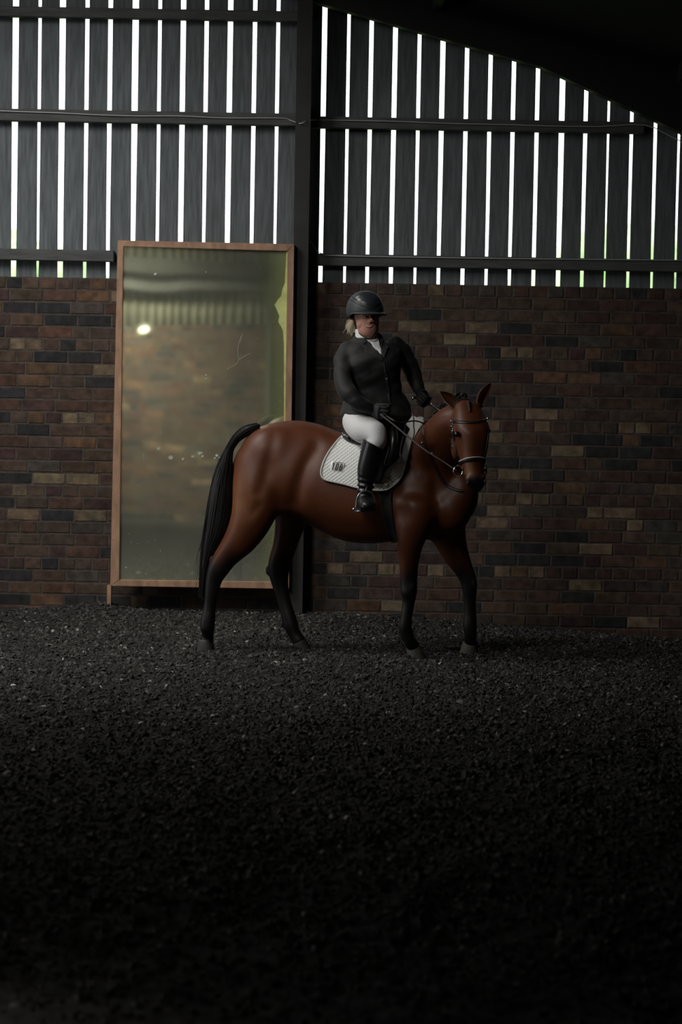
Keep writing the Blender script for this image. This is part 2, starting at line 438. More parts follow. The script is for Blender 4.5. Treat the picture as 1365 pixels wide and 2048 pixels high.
def slab(x0, x1, ya, yb):
    n = max(2, int((yb-ya)/.09)*2) if False else 1
    v = [bm.verts.new((x, y, roof_z(x)+dz)) for dz in (0, .04) for (x, y) in ((x0, ya), (x1, ya), (x1, yb), (x0, yb))]
    for f in ((0,3,2,1), (4,5,6,7), (0,1,5,4), (1,2,6,5), (2,3,7,6), (3,0,4,7)): bm.faces.new([v[i] for i in f])
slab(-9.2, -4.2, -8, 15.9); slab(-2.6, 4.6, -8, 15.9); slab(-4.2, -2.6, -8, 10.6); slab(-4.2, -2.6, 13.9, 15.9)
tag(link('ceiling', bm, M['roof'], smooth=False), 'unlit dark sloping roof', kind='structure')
bm = bmesh.new()
v = [bm.verts.new((x, y, roof_z(x)+.06)) for (x, y) in ((-4.3, 10.5), (-2.5, 10.5), (-2.5, 14.0), (-4.3, 14.0))]; bm.faces.new(v)
M['rooflight'] = mat('translucent_rooflight', (.6,.62,.58), .6); M['rooflight'].node_tree.nodes['Principled BSDF'].inputs['Transmission Weight'].default_value = .3
tag(link('window_1', bm, M['rooflight'], smooth=False), 'translucent rooflight sheet in the roof on the left', kind='structure')
# purlins under the roof
for k, xx in enumerate((-1.2, .6, 2.3)):
    bm = bmesh.new(); z = roof_z(xx)-.12; box(bm, (xx-.03, -2, z), (xx+.03, 15.33, z+.12))
    tag(link('trim_%d' % (6+k), bm, M['rafter'], smooth=False), 'dark roof purlin running towards the back wall', kind='structure')
# cables along the rails
bm = bmesh.new()
tube3(bm, [P(a, b, 15.44) for a, b in ((-60,219),(30,223),(120,226),(200,230),(280,232),(360,232),(450,236),(560,236),(582,241))]+[P(600,247,15.27), P(612,243,15.27)]+
      [P(a, b, 15.44) for a, b in ((632,240),(700,241),(800,243),(900,247),(1000,249),(1100,252),(1200,253),(1290,250),(1345,274),(1400,300))], .0035, 6, 3)
tag(link('power_cable', bm, M['cable']), 'thin grey cable running along the middle rail and over the steel column', 'cable')
bm = bmesh.new()
tube3(bm, [P(a, b, 15.43) for a, b in ((612,484),(622,484),(628,493),(636,503),(647,508)) ]+[P(a, b, 15.44) for a, b in ((660,511),(800,514),(1000,517),(1200,519),(1400,521))], .0032, 6, 3)
tag(link('power_cable', bm, M['cable']), 'thin curled grey wire dropping onto the lowest rail right of the column', 'cable')

# ------------------------------------------------------------------ side walls, opposite wall and the passage round the camera
def sbox(name, lo, hi, m, lab):
    bm = bmesh.new(); box(bm, lo, hi); tag(link(name, bm, m, smooth=False), lab, kind='structure')
sbox('wall_right', (4.0, -8, -.3), (4.2, 15.8, 5), M['roof'], 'dark side wall right of the arena')
bm = bmesh.new(); box(bm, (-9.2, 13.2, -.3), (-9.0, 15.8, 7.5)); box(bm, (-9.2, 4.6, -.3), (-9.0, 10.0, 7.5)); box(bm, (-9.2, 10.0, 3.1), (-9.0, 13.2, 7.5))
tag(link('wall_left', bm, M['mortar'], smooth=False), 'side wall with an open doorway on the left of the arena', kind='structure')
YO = 4.9
brick_wall('wall_front', -9.0, 4.0, YO, 2.31, -.3, 1, [], hole=(-.85, 1.9, 9), label='brick wall opposite, seen in the mirror')
bm = bmesh.new()     # corrugated sheets above the opposite wall
def corr(bm, x0, x1, y, z0, z1, amp=.02, pitch=.102, th=.006):
    n = int((x1-x0)/pitch*10); pr = None
    for i in range(n+1):
        x = x0+(x1-x0)*i/n; yy = y+amp*math.sin((x-x0)/pitch*2*math.pi)
        r = [bm.verts.new(q) for q in ((x, yy, z0), (x, yy, z1), (x, yy-th, z1), (x, yy-th, z0))]
        if pr:
            for k in range(4): bm.faces.new((pr[k], pr[(k+1)%4], r[(k+1)%4], r[k]))
        pr = r
corr(bm, -9, -.85, YO-.08, 2.25, 2.99); corr(bm, -9, -.85, YO-.02, 2.95, 7.0)
corr(bm, 1.9, 4.0, YO-.08, 2.25, 7.0)
corr(bm, -.85, 1.9, YO-.02, 3.0, 6.0)
tag(link('wall_front_sheeting', bm, M['sheet']), 'corrugated sheets above the opposite wall, seen in the mirror', kind='structure')
sbox('trim_9', (-9, YO-.06, 2.70), (-.85, YO+.12, 2.79), M['rail'], 'rail on the opposite wall, seen in the mirror')
sbox('trim_10', (-9, YO-.1, 2.86), (-.85, YO+.22, 3.02), M['steel'], 'steel beam on the opposite wall, seen in the mirror')
sbox('trim_11', (-.93, YO-.1, -.2), (-.85, YO+.04, 3.0), M['rail'], 'timber jamb of the opening in the opposite wall')
bm = bmesh.new(); box(bm, (-1.05, -8, -.3), (-.93, YO-.2, 5.6)); box(bm, (1.9, -8, -.3), (2.02, YO-.2, 5)); box(bm, (-1.05, -8.2, -.3), (2.02, -8, 5.6))
tag(link('wall_passage', bm, M['mortar'], smooth=False), 'dark passage walls behind the opening', kind='structure')
lamp = root('bulkhead_lamp', (-2.33, YO+.02, 2.27), 'small glowing lamp reflected near the upper left of the mirror', 'lamp')
bm = bmesh.new(); blob(bm, Vector((-2.33, YO+.05, 2.27)), (.058, .03, .04))
m = bpy.data.materials.new('lamp_glass'); m.use_nodes = True; b = m.node_tree.nodes['Principled BSDF']; b.inputs['Emission Color'].default_value = (1, 1, .75, 1); b.inputs['Emission Strength'].default_value = 4
link('lamp_lens', bm, m, lamp)
bm = bmesh.new(); bmesh.ops.create_cone(bm, segments=20, radius1=.07, radius2=.062, depth=.03, cap_ends=True, matrix=Matrix.Translation((-2.33, YO+.02, 2.27)) @ Matrix.Rotation(math.pi/2, 4, 'X'))
link('lamp_housing', bm, M['steel'], lamp, smooth=False)

# ------------------------------------------------------------------ outside: field and trees seen as green slivers in the gaps
bm = bmesh.new(); box(bm, (-60, 15.9, -.6), (60, 110, -.3)); tag(link('field', bm, M['grass'], smooth=False), 'grass field outside, seen through the gaps', kind='structure')
def hedge(x0, x1, y, h0, h1, lab):
    bm = bmesh.new(); r = random.Random(int(x0*10)+77); n = int(abs(x1-x0)*3)
    for i in range(n):
        t = (i+.5)/n; x = x0+(x1-x0)*t; h = h0+(h1-h0)*t+r.uniform(-.35, .35)
        z = 0
        while z < h:
            s = r.uniform(.5, .9); bmesh.ops.create_icosphere(bm, subdivisions=2, radius=s, matrix=Matrix.Translation((x+r.uniform(-.3,.3), y+r.uniform(-.5,.5), z)) @ Matrix.Diagonal((1, 1, .8, 1))); z += .6
    for v in bm.verts: v.co += Vector((noise.noise(v.co*3), noise.noise(v.co*3+Vector((9,0,0))), noise.noise(v.co*3+Vector((0,9,0)))))*.22
    tag(link('hedge', bm, M['leaf']), lab, 'hedge')
hedge(-11, -4.2, 42, 4.6, 3.5, 'pale green hedge outside, glimpsed through the lower gaps left of the mirror')
hedge(3.1, 9.5, 42, 3.2, 5.6, 'pale green hedge outside, glimpsed through the gaps at the far right')

# ------------------------------------------------------------------ mirror
YM = 15.24
def frame_mat():
    m = M['pine']; return m
mr = root('arena_mirror', P(400, 1176, YM+.03), 'tall timber-framed dusty mirror leaning against the brick wall behind the horse', 'mirror')
out = [(235.5,480.5), (589,488), (578.5,1178), (220.5,1172)]; inn = [(247,493), (575.5,502), (566,1164.5), (238.5,1160)]
for k in range(4):
    a, b, c, d = out[k], out[(k+1)%4], inn[(k+1)%4], inn[k]; bm = bmesh.new(); f0 = []; f1 = []
    for q in (a, b, c, d):
        w3 = P(q[0], q[1], YM-.02); f0.append(bm.verts.new(w3)); f1.append(bm.verts.new(w3+Vector((0, .06, 0))))
    bm.faces.new(f0); bm.faces.new(f1[::-1])
    for j in range(4): bm.faces.new((f0[j], f1[j], f1[(j+1)%4], f0[(j+1)%4]))
    bmesh.ops.recalc_face_normals(bm, faces=bm.faces); bmesh.ops.bevel(bm, geom=bm.edges[:], offset=.0025, segments=2, affect='EDGES')
    link('frame_rail', bm, M['pine'], mr, smooth=False)
kn = mat('pine_knot', (.13,.06,.035), .6)
for (a, b) in ((243,502),(300,487),(373,488),(430,491),(485,492),(583,580),(584,742),(581,650),(580,800),(237,560),(236,700),(233,830),(230,920),(228,1080),(230,1145),(296,1167),(350,1168),(560,1172),(585,500),(232,1010)):
    bm = bmesh.new(); blob(bm, P(a, b, YM-.019), (.004, .0016, .006), seg=10); link('knot', bm, kn, mr)
bm = bmesh.new(); q0 = P(214.5, 1216, YM+.03); q1 = P(223, 1170, YM+.03)
box(bm, (q0.x, YM+.01, q0.z-.06), (q1.x, YM+.06, q1.z)); link('prop_post', bm, M['pine'], mr, smooth=False)
bm = bmesh.new(); v = [bm.verts.new(P(x, y, YM)) for x, y in ((244,489), (579,498), (570,1168), (235,1164))]; bm.faces.new(v)
w2 = [bm.verts.new(P(x, y, YM+.006)) for x, y in ((244,489), (579,498), (570,1168), (235,1164))]; bm.faces.new(w2[::-1])
for j in range(4): bm.faces.new((v[j], w2[j], w2[(j+1)%4], v[(j+1)%4]))
bmesh.ops.recalc_face_normals(bm, faces=bm.faces)
m = bpy.data.materials.new('aged_mirror_glass'); m.use_nodes = True; nt = m.node_tree; N = nt.nodes; Lk = nt.links
b = N['Principled BSDF']; b.inputs['Metallic'].default_value = 1; b.inputs['Roughness'].default_value = .035; b.inputs['Base Color'].default_value = (.86, .86, .64, 1)
tc = N.new('ShaderNodeTexCoord')
wv = N.new('ShaderNodeTexNoise'); wv.inputs['Scale'].default_value = 1.3; wv.inputs['Detail'].default_value = 1; Lk.new(tc.outputs['Object'], wv.inputs['Vector'])
bp = N.new('ShaderNodeBump'); bp.inputs['Strength'].default_value = .5; bp.inputs['Distance'].default_value = .004; Lk.new(wv.outputs[0], bp.inputs['Height']); Lk.new(bp.outputs[0], b.inputs['Normal'])
dust = N.new('ShaderNodeBsdfDiffuse'); dust.inputs[0].default_value = (.40, .42, .33, 1)
n1 = N.new('ShaderNodeTexNoise'); n1.inputs['Scale'].default_value = 90; n1.inputs['Detail'].default_value = 6; Lk.new(tc.outputs['Object'], n1.inputs['Vector'])
sepx = N.new('ShaderNodeSeparateXYZ'); Lk.new(tc.outputs['Object'], sepx.inputs[0])
# more dirt near the floor edge of the glass: splash marks
mz = N.new('ShaderNodeMapRange'); mz.inputs[1].default_value = .55; mz.inputs[2].default_value = 0; mz.inputs[3].default_value = .12; mz.inputs[4].default_value = .28; Lk.new(sepx.outputs['Z'], mz.inputs[0])
n3 = N.new('ShaderNodeTexNoise'); n3.inputs['Scale'].default_value = 5; n3.inputs['Detail'].default_value = 4; Lk.new(tc.outputs['Object'], n3.inputs['Vector'])
ma = N.new('ShaderNodeMath'); ma.operation = 'MULTIPLY_ADD'; Lk.new(n3.outputs[0], ma.inputs[0]); ma.inputs[1].default_value = .12; Lk.new(mz.outputs[0], ma.inputs[2])
sp1 = N.new('ShaderNodeMapRange'); sp1.inputs[1].default_value = .70; sp1.inputs[2].default_value = .76; sp1.inputs[3].default_value = 0; sp1.inputs[4].default_value = .6; Lk.new(n1.outputs[0], sp1.inputs[0])
ad = N.new('ShaderNodeMath'); ad.operation = 'ADD'; Lk.new(ma.outputs[0], ad.inputs[0]); Lk.new(sp1.outputs[0], ad.inputs[1])
xr = N.new('ShaderNodeMapRange'); xr.interpolation_type = 'SMOOTHSTEP'; xr.inputs[1].default_value = .40; xr.inputs[2].default_value = .56; xr.inputs[3].default_value = 0; xr.inputs[4].default_value = .16; Lk.new(sepx.outputs['X'], xr.inputs[0])  # greenish right side: stain plus painted-in brightness of the reflected doorway
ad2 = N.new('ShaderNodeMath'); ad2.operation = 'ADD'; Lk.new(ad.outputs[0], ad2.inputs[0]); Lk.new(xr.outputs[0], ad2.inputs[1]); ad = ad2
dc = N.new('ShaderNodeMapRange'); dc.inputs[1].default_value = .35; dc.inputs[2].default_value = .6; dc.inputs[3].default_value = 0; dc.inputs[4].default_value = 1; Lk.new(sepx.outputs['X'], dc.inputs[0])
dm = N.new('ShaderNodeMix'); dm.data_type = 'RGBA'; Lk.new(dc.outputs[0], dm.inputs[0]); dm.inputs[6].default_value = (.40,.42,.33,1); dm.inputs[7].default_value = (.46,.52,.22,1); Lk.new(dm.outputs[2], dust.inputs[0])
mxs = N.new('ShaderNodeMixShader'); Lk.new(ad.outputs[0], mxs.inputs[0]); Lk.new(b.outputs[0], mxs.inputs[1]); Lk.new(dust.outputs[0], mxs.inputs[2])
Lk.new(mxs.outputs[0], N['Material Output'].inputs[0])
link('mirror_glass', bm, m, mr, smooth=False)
# yellowed silvering and painted-in bright doorway reflection along the right edge, chips and scratches
M['perished_glow'] = mat('perished_silvering_glow', (.50,.54,.20), .5, var=.25, vscale=9)
def flat(poly, y, m, name, par, th=.0015):
    bm = bmesh.new(); v = [bm.verts.new(P(a, b, y)) for a, b in poly]; bm.faces.new(v)
    r = bmesh.ops.extrude_face_region(bm, geom=bm.faces[:]); 
    for q in r['geom']:
        if isinstance(q, bmesh.types.BMVert): q.co.y -= th
    bmesh.ops.recalc_face_normals(bm, faces=bm.faces); return link(name, bm, m, par, smooth=False)
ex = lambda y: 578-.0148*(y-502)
flat([(ex(504),504)]+[(ex(y),y) for y in range(560,1000,60)]+[(ex(1000)-3,1000)]+[(ex(y)-w_,y) for y, w_ in ((930,5),(880,4),(800,5),(740,6),(690,7),(663,9),(655,12),(644,19),(632,17),(620,22),(610,27),(600,21),(592,14),(580,12),(566,7),(540,6),(504,5))], YM-.001, M['perished_glow'], 'perished_edge_glow', mr)
M['flake'] = mat('pale_flake', (.42,.48,.42), .5, var=.4, vscale=60)
for (a, b, s) in ((318,897,4.5),(342,915,6),(385,913,4.5),(400,906,7),(405,912,4),(366,918,4),(434,911,5),(430,916,4),(412,544,1.6),(412,750,2.5),(413,757,2.5),(311,548,4),(295,1083,1.2),(321,1102,1.2),(252,1135,2.2),(292,1148,2),(377,1128,1.3),(440,915,3)):
    r = random.Random(int(a+b)); poly = [(a+s*r.uniform(.5,1)*math.cos(t), b+s*.8*r.uniform(.4,1)*math.sin(t)) for t in np.linspace(0, 6.28, 9)[:-1]]
    flat(poly, YM-.001, M['flake'], 'flake', mr, .001)
for path in ([(486,668),(480,680),(476,700),(478,720),(470,730),(455,738)], [(478,720),(490,712),(501,707)], [(481,685),(484,672)], [(288,909),(288,926)]):
    bm = bmesh.new(); tube3(bm, [P(a, b, YM-.001) for a, b in path], .0011, 5, 3); link('scratch', bm, M['flake'], mr)
# small pale scrap on the ground, far left
bm = bmesh.new(); c = P(27, 1371, ground_d(27, 1371, .01)); blob(bm, c, (.016, .012, .008)); 
tag(link('paper_scrap', bm, mat('pale_scrap', (.6,.62,.6), .7), origin=c), 'tiny pale scrap lying on the dark ground at far left', 'scrap')
# ================================================================== HORSE
TH = math.radians(8)
FWD = Vector((math.cos(TH), -math.sin(TH), 0)); LAT = Vector((math.sin(TH), math.cos(TH), 0)); UP = Vector((0, 0, 1))
def hd(px): return 13.47-(px-680)/328*math.tan(TH)          # depth of the horse's mid-plane
def hsec(px, top, bot, hw, e=2.2, tn=.15):
    d = hd(px); hh = (bot-top)/2*d/F
    return (P(px, (top+bot)/2, d), UP*hh, LAT*hw, e, tn)
bm = bmesh.new()
loft(bm, [hsec(482, 893, 985, .12, 2, 0), hsec(497, 868, 1000, .18, 2.1, .1), hsec(520, 852, 1012, .225, 2.2, .15), hsec(560, 842, 1022, .255, 2.2, .2), hsec(600, 840, 1038, .262, 2.2, .2),
          hsec(640, 848, 1060, .262, 2.2, .2), hsec(680, 864, 1079, .272, 2.2, .15), hsec(720, 872, 1087, .278, 2.2, .15), hsec(760, 868, 1087, .272, 2.2, .25),
          hsec(800, 856, 1082, .25, 2.2, .4), hsec(835, 852, 1080, .225, 2.2, .45), hsec(870, 862, 1078, .21, 2.3, .4), hsec(905, 890, 1066, .19, 2.3, .25), hsec(930, 925, 1046, .15, 2.2, .1)], 28, 4, .5)
# neck, bending towards the camera
def dd(px, off): return hd(px)+off
limb(bm, [(862,968,78,13.42,.20), (873,924,71,13.32,.155), (883,892,57,13.20,.12), (897,865,48,13.10,.105), (914,843,39,13.01,.10), (930,830,27,12.96,.095)], 24, 4, 2.2)
pblob(bm, 925, 990, 13.27, (.105,.14,.16)); pblob(bm, 905, 1020, 13.24, (.12,.13,.15))       # breast
pblob(bm, 850, 985, 13.25, (.15,.09,.28), Matrix.Rotation(math.radians(18), 3, 'Y'))               # shoulder blade
pblob(bm, 838, 1030, 13.21, (.12,.085,.15))
pblob(bm, 548, 915, 13.42, (.22,.155,.20), Matrix.Rotation(math.radians(-15), 3, 'Y'))              # croup muscles
pblob(bm, 545, 905, 13.58, (.20,.14,.18))
pblob(bm, 572, 985, 13.38, (.09,.11,.15)); pblob(bm, 648, 965, 13.36, (.22,.12,.24))
# legs: (px, py, half width px, depth, half depth)
dC = ground_d(412, 1300, .0); dD = ground_d(602, 1298, .0); dA = ground_d(834, 1313, .0); dB = ground_d(938, 1309, .0)
C_ = [(528,925,56,13.42,.13),(516,975,49,13.38,.13),(512,1010,46,13.36,.12),(499,1048,39,13.35,.105),(478,1083,31,13.36,.085),(454,1112,23,13.38,.062),(437,1138,20,13.39,.05),(428,1160,15.5,13.40,.042),
      (424,1185,13,13.40,.034),(420,1215,11.5,13.41,.034),(416,1240,14,13.41,.042),(415,1256,13.5,13.41,.042),(416,1270,11,dC,.034),(413,1284,13,dC,.042)]
D_ = [(592,985,48,13.66,.12),(585,1030,34,13.66,.11),(577,1062,27,13.66,.09),(569,1095,22.5,13.65,.07),(560,1125,21.5,13.64,.056),(558,1147,19,13.64,.048),(562,1175,14.5,13.63,.038),
      (570,1207,12.5,13.62,.034),(578,1235,13.5,13.61,.042),(583,1252,13.5,13.60,.042),(590,1269,11.5,13.59,.034),(599,1282,13,dD,.042)]
A_ = [(838,1010,44,13.18,.10),(829,1050,34,13.18,.095),(821,1085,26,13.20,.08),(819,1112,20.5,13.22,.065),(818,1140,17,13.23,.052),(818,1165,16,13.24,.048),(818,1184,15.5,13.24,.048),(818,1203,11.8,13.25,.036),
      (814,1230,10.8,13.25,.033),(811,1250,12,13.26,.042),(813,1265,12.5,13.27,.042),(819,1280,11,13.27,.034),(827,1293,12.5,dA,.042)]
B_ = [(886,1015,46,13.40,.11),(893,1055,38,13.41,.10),(905,1090,29,13.42,.085),(917,1118,22.5,13.42,.065),(930,1143,17,13.42,.052),(938,1163,15.5,13.42,.048),(940,1182,13.5,13.42,.046),(940.5,1200,11.2,13.42,.036),
      (941,1225,11.2,13.42,.033),(940.5,1247,13,13.42,.042),(941,1260,12.5,13.42,.042),(942,1272,11,13.42,.034),(941,1285,12.5,dB,.042)]
for Lg in ([(p[0], p[1], p[2]*1.06+.5, p[3], p[4]*1.06) for p in L_] for L_ in (C_, D_, A_, B_)): limb(bm, Lg, 18, 4, 2.1)
for (x, y, d, r) in ((424,1121,13.42,(.018,.03,.032)), (537,1141,13.66,(.018,.03,.032)), (826,1172,13.22,(.022,.035,.045)), (948,1168,13.40,(.018,.035,.04)), (405,1252,13.42,(.016,.02,.02)), (567,1250,13.62,(.014,.02,.02)), (803,1258,13.27,(.015,.02,.022))):
    pblob(bm, x, y, d, r)
# head: frame turned a little to the right of the camera
HA = math.radians(22); HN = Vector((math.sin(HA), -math.cos(HA), -.10)).normalized(); HL = Vector((math.cos(HA), math.sin(HA), 0))
def hs(px, py, hw, d, hdp, e=2.3): return (P(px, py, d), HL*(hw*d/F), HN*hdp, e, 0)
loft(bm, [hs(933, 806, 20, 12.95, .06), hs(936, 818, 27, 12.93, .085), hs(938, 838, 33, 12.90, .11, 2.5), hs(940, 858, 35, 12.87, .125, 2.6), hs(942, 880, 31.5, 12.86, .125, 2.6),
          hs(944, 903, 27, 12.84, .10, 2.6), hs(945.5, 925, 22.5, 12.81, .076, 2.4), hs(948, 943, 20.5, 12.79, .064, 2.3), hs(951, 958, 21, 12.77, .062, 2.2), hs(952.5, 971, 18.5, 12.77, .052, 2.1), hs(953, 980, 12, 12.775, .034, 2)], 28, 4, .5)
pblob(bm, 911, 863, 12.86, (.028,.045,.034)); pblob(bm, 973, 858, 12.88, (.022,.04,.034))      # brow above each eye
pblob(bm, 914, 893, 12.93, (.035,.085,.085)); pblob(bm, 968, 885, 12.97, (.028,.08,.075))           # jowls
pblob(bm, 939, 960, 12.735, (.024,.026,.028)); pblob(bm, 967, 958, 12.745, (.018,.026,.026))   # nostrils
pblob(bm, 951, 984, 12.79, (.03,.028,.018))
pblob(bm, 917, 817, 12.93, (.026,.034,.030)); pblob(bm, 956, 814, 12.96, (.026,.034,.030))
def hpt(px, py, d): return P(px, py, d)
me = remesh(bm, .0085, 6, .5)
def soften(me, wfun, its):
    n = len(me.vertices); co = np.empty(n*3); me.vertices.foreach_get('co', co); co = co.reshape(-1, 3)
    e = np.empty(len(me.edges)*2, int); me.edges.foreach_get('vertices', e); e = e.reshape(-1, 2)
    deg = np.bincount(e.ravel(), minlength=n)[:, None].astype(float); w_ = wfun(co)[:, None]
    for _ in range(its):
        s = np.zeros_like(co)
        for k in range(3): s[:, k] = np.bincount(e[:, 0], co[e[:, 1], k], n)+np.bincount(e[:, 1], co[e[:, 0], k], n)
        co += (s/deg-co)*w_*.7
    me.vertices.foreach_set('co', co.ravel()); me.update()
def wbody(co):
    hd_ = np.linalg.norm(co-np.array(P(942, 880, 12.87)), axis=1)
    return np.clip((co[:, 2]-.62)/.15, 0, 1)*np.clip((hd_-.26)/.12, 0, 1)
soften(me, wbody, 45)
def crease(me, path, depth, rad):
    n = len(me.vertices); co = np.empty(n*3); me.vertices.foreach_get('co', co); co = co.reshape(-1, 3); no = np.empty(n*3); me.vertices.foreach_get('normal', no); no = no.reshape(-1, 3)
    pts = np.array([P(x, y, 13.2) for x, y in path]); best = np.full(n, 9.)
    for a, b in zip(pts, pts[1:]):
        ab = (b-a)[[0, 2]]; t = np.clip(((co[:, [0, 2]]-a[[0, 2]])@ab)/(ab@ab), 0, 1); q = a[[0, 2]]+t[:, None]*ab
        best = np.minimum(best, np.linalg.norm(co[:, [0, 2]]-q, axis=1))
    near = np.clip(-no@np.array(LAT), 0, 1)
    co -= no*(depth*np.exp(-(best/rad)**2)*near)[:, None]
    me.vertices.foreach_set('co', co.ravel()); me.update()
crease(me, [(588,1008),(598,970),(612,930),(632,895)], .020, .045)
crease(me, [(548,868),(540,910),(532,950),(520,985)], .010, .04)
crease(me, [(640,1050),(700,1062),(770,1060)], .008, .05)
crease(me, [(812,900),(806,960),(808,1030)], .012, .04)
crease(me, [(862,905),(872,960),(868,1020)], .014, .035)
crease(me, [(480,1000),(500,1030),(520,1010)], .006, .03)
crease(me, [(652,868),(700,890)], -.008, .05)
soften(me, wbody, 3)
# coat pattern: bay with black points
nv = len(me.vertices); co = np.empty(nv*3); me.vertices.foreach_get('co', co); co = co.reshape(-1, 3)
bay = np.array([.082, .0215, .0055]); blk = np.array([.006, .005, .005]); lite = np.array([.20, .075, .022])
def sm(a, b, x): t = np.clip((x-a)/(b-a), 0, 1); return t*t*(3-2*t)
k = 1-sm(.50, .68, co[:, 2]+.03*np.sin(co[:, 0]*40))
kf = 1-sm(.46, .64, co[:, 2]+.03*np.sin(co[:, 0]*40))
k = np.where(co[:, 0] > .1, kf, k)
mz_ = np.array(P(953, 975, 12.74)); k = np.maximum(k, 1-sm(.055, .10, np.linalg.norm((co-mz_)*np.array([.9, .7, 1]), axis=1)))
for q in ((424,1118),):
    pass
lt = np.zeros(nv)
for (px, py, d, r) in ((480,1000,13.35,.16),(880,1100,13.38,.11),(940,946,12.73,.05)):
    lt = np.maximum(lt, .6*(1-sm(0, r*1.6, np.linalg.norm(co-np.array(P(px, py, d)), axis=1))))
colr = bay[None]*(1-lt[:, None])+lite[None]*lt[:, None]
mot = np.array([noise.noise(Vector(c)*3.5) for c in co])*.18+1
colr = colr*mot[:, None]; colr = colr*(1-k[:, None])+blk[None]*k[:, None]
ca = me.color_attributes.new('Col', 'FLOAT_COLOR', 'POINT'); ca.data.foreach_set('color', np.concatenate([colr, np.ones((nv, 1))], 1).ravel())
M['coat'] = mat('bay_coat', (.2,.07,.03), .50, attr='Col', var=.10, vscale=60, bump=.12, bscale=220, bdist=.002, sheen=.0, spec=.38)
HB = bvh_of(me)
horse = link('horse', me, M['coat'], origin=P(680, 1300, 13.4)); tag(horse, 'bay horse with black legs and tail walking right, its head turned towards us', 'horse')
M['blackhair'] = mat('black_hair', (.007,.0065,.007), .55, spec=.35)
M['hoof'] = mat('hoof_horn', (.055,.05,.04), .6, var=.3, vscale=30)
M['hoofd'] = mat('dark_hoof_horn', (.03,.027,.025), .6, var=.3, vscale=30)
def hoof(px, py, d, hw, hp, lean, m, back=0):
    bm = bmesh.new(); s = d/F; dx = Vector((1, 0, 0))
    top = P(px-lean, py-hp, d); bot = P(px, py, d)
    fr = FWD.normalized()
    loft(bm, [(top+UP*.012, fr*hw*s*.74, LAT*hw*s*.68, 2.2), (top, fr*hw*s*.84, LAT*hw*s*.78, 2.2), (bot, fr*hw*s*1.05, LAT*hw*s*.98, 2.4), (bot-UP*.02, fr*hw*s*1.05, LAT*hw*s*.98, 2.4)], 24, 2, 0)
    link('hoof', bm, m, horse)
hoof(412, 1300, dC, 17.5, 17, 1, M['hoofd']); hoof(606, 1298, dD, 17, 16, 6, M['hoofd']); hoof(834, 1312, dA, 18, 17, 6, M['hoof']); hoof(938, 1309, dB, 18, 22, -2, M['hoof'])
# ears
def ear(base, tip, wid, face, side):
    base, tip = Vector(base), Vector(tip); ax = (tip-base); Lh = ax.length; ax.normalize(); s = ax.cross(face).normalized(); f = s.cross(ax).normalized()
    bm = bmesh.new(); nu, nw = 12, 10; g = []
    for i in range(nu+1):
        t = i/nu; w_ = wid*(math.sin(math.pi*min(1, (t*.80+.20)))**.7)*(1 if t < .3 else 1) if t < .999 else 0.001
        rw = []
        for j in range(nw+1):
            a = (j/nw*2-1)*math.radians(115); curl = 1
            p = base+ax*(Lh*t)+s*(w_*math.sin(a))-f*(w_*.75*math.cos(a))+s*side*(.12*Lh*math.sin(math.pi*t))
            rw.append(bm.verts.new(p))
        g.append(rw)
    for i in range(nu):
        for j in range(nw): bm.faces.new((g[i][j], g[i][j+1], g[i+1][j+1], g[i+1][j]))
    ext = bmesh.ops.solidify(bm, geom=bm.faces[:], thickness=.004)
    bmesh.ops.recalc_face_normals(bm, faces=bm.faces)
    return link('ear', bm, M['earcoat'], horse)
M['earcoat'] = mat('ear_coat', (.14,.045,.02), .5, sheen=.15)
fc = Vector((.35, -.9, .1)).normalized()
ear(P(914,814,12.93), P(881,783,12.93), .034, fc, .25); ear(P(960,812,12.96), P(982,766,12.97), .034, fc, -.5)
M['eye'] = mat('dark_eye', (.006,.004,.003), .12)
for (x, y, d) in ((915,868.5,12.775), (975.5,862,12.83)):
    bm = bmesh.new(); pblob(bm, x, y, d, (.019,.018,.017)); link('eye', bm, M['eye'], horse)
M['black'] = mat('matte_black', (.006,.006,.006), .8)
for (x, y, d, sx) in ((936.5,966,12.712,.011), (971,963,12.725,.008)):
    bm = bmesh.new(); pblob(bm, x, y, d, (sx,.012,.013)); link('nostril', bm, M['black'], horse)
# plaited mane along the crest, plaited forelock
def plait(px, py, d, r):
    bm = bmesh.new()
    for k in range(5):
        a = k*1.3; blob(bm, P(px, py, d)+Vector((math.cos(a), .3*math.sin(a*2), math.sin(a)))*r*.5, (r*.62, r*.6, r*.55), seg=10)
    link('mane_plait', remesh(bm, .004, 2), M['blackhair'], horse)
for (x, y, d, r) in ((928,792,12.99,.022),(916,792,13.0,.024),(907,797,13.02,.020),(893,808,13.05,.017),(884,813,13.10,.018),(873,826,13.15,.016),(863,836,13.2,.015),(854,845,13.26,.014)): plait(x, y, d, r)
bm = bmesh.new()
for k in range(6):
    h = HB.ray_cast(P(938.5+k*.4, 805+k*3.6, 6), ray(938.5+k*.4, 805+k*3.6)); blob(bm, h[0]+ray(938, 810)*.002, (.017-.0018*k, .010, .012))
link('forelock', remesh(bm, .004, 2), M['blackhair'], horse)
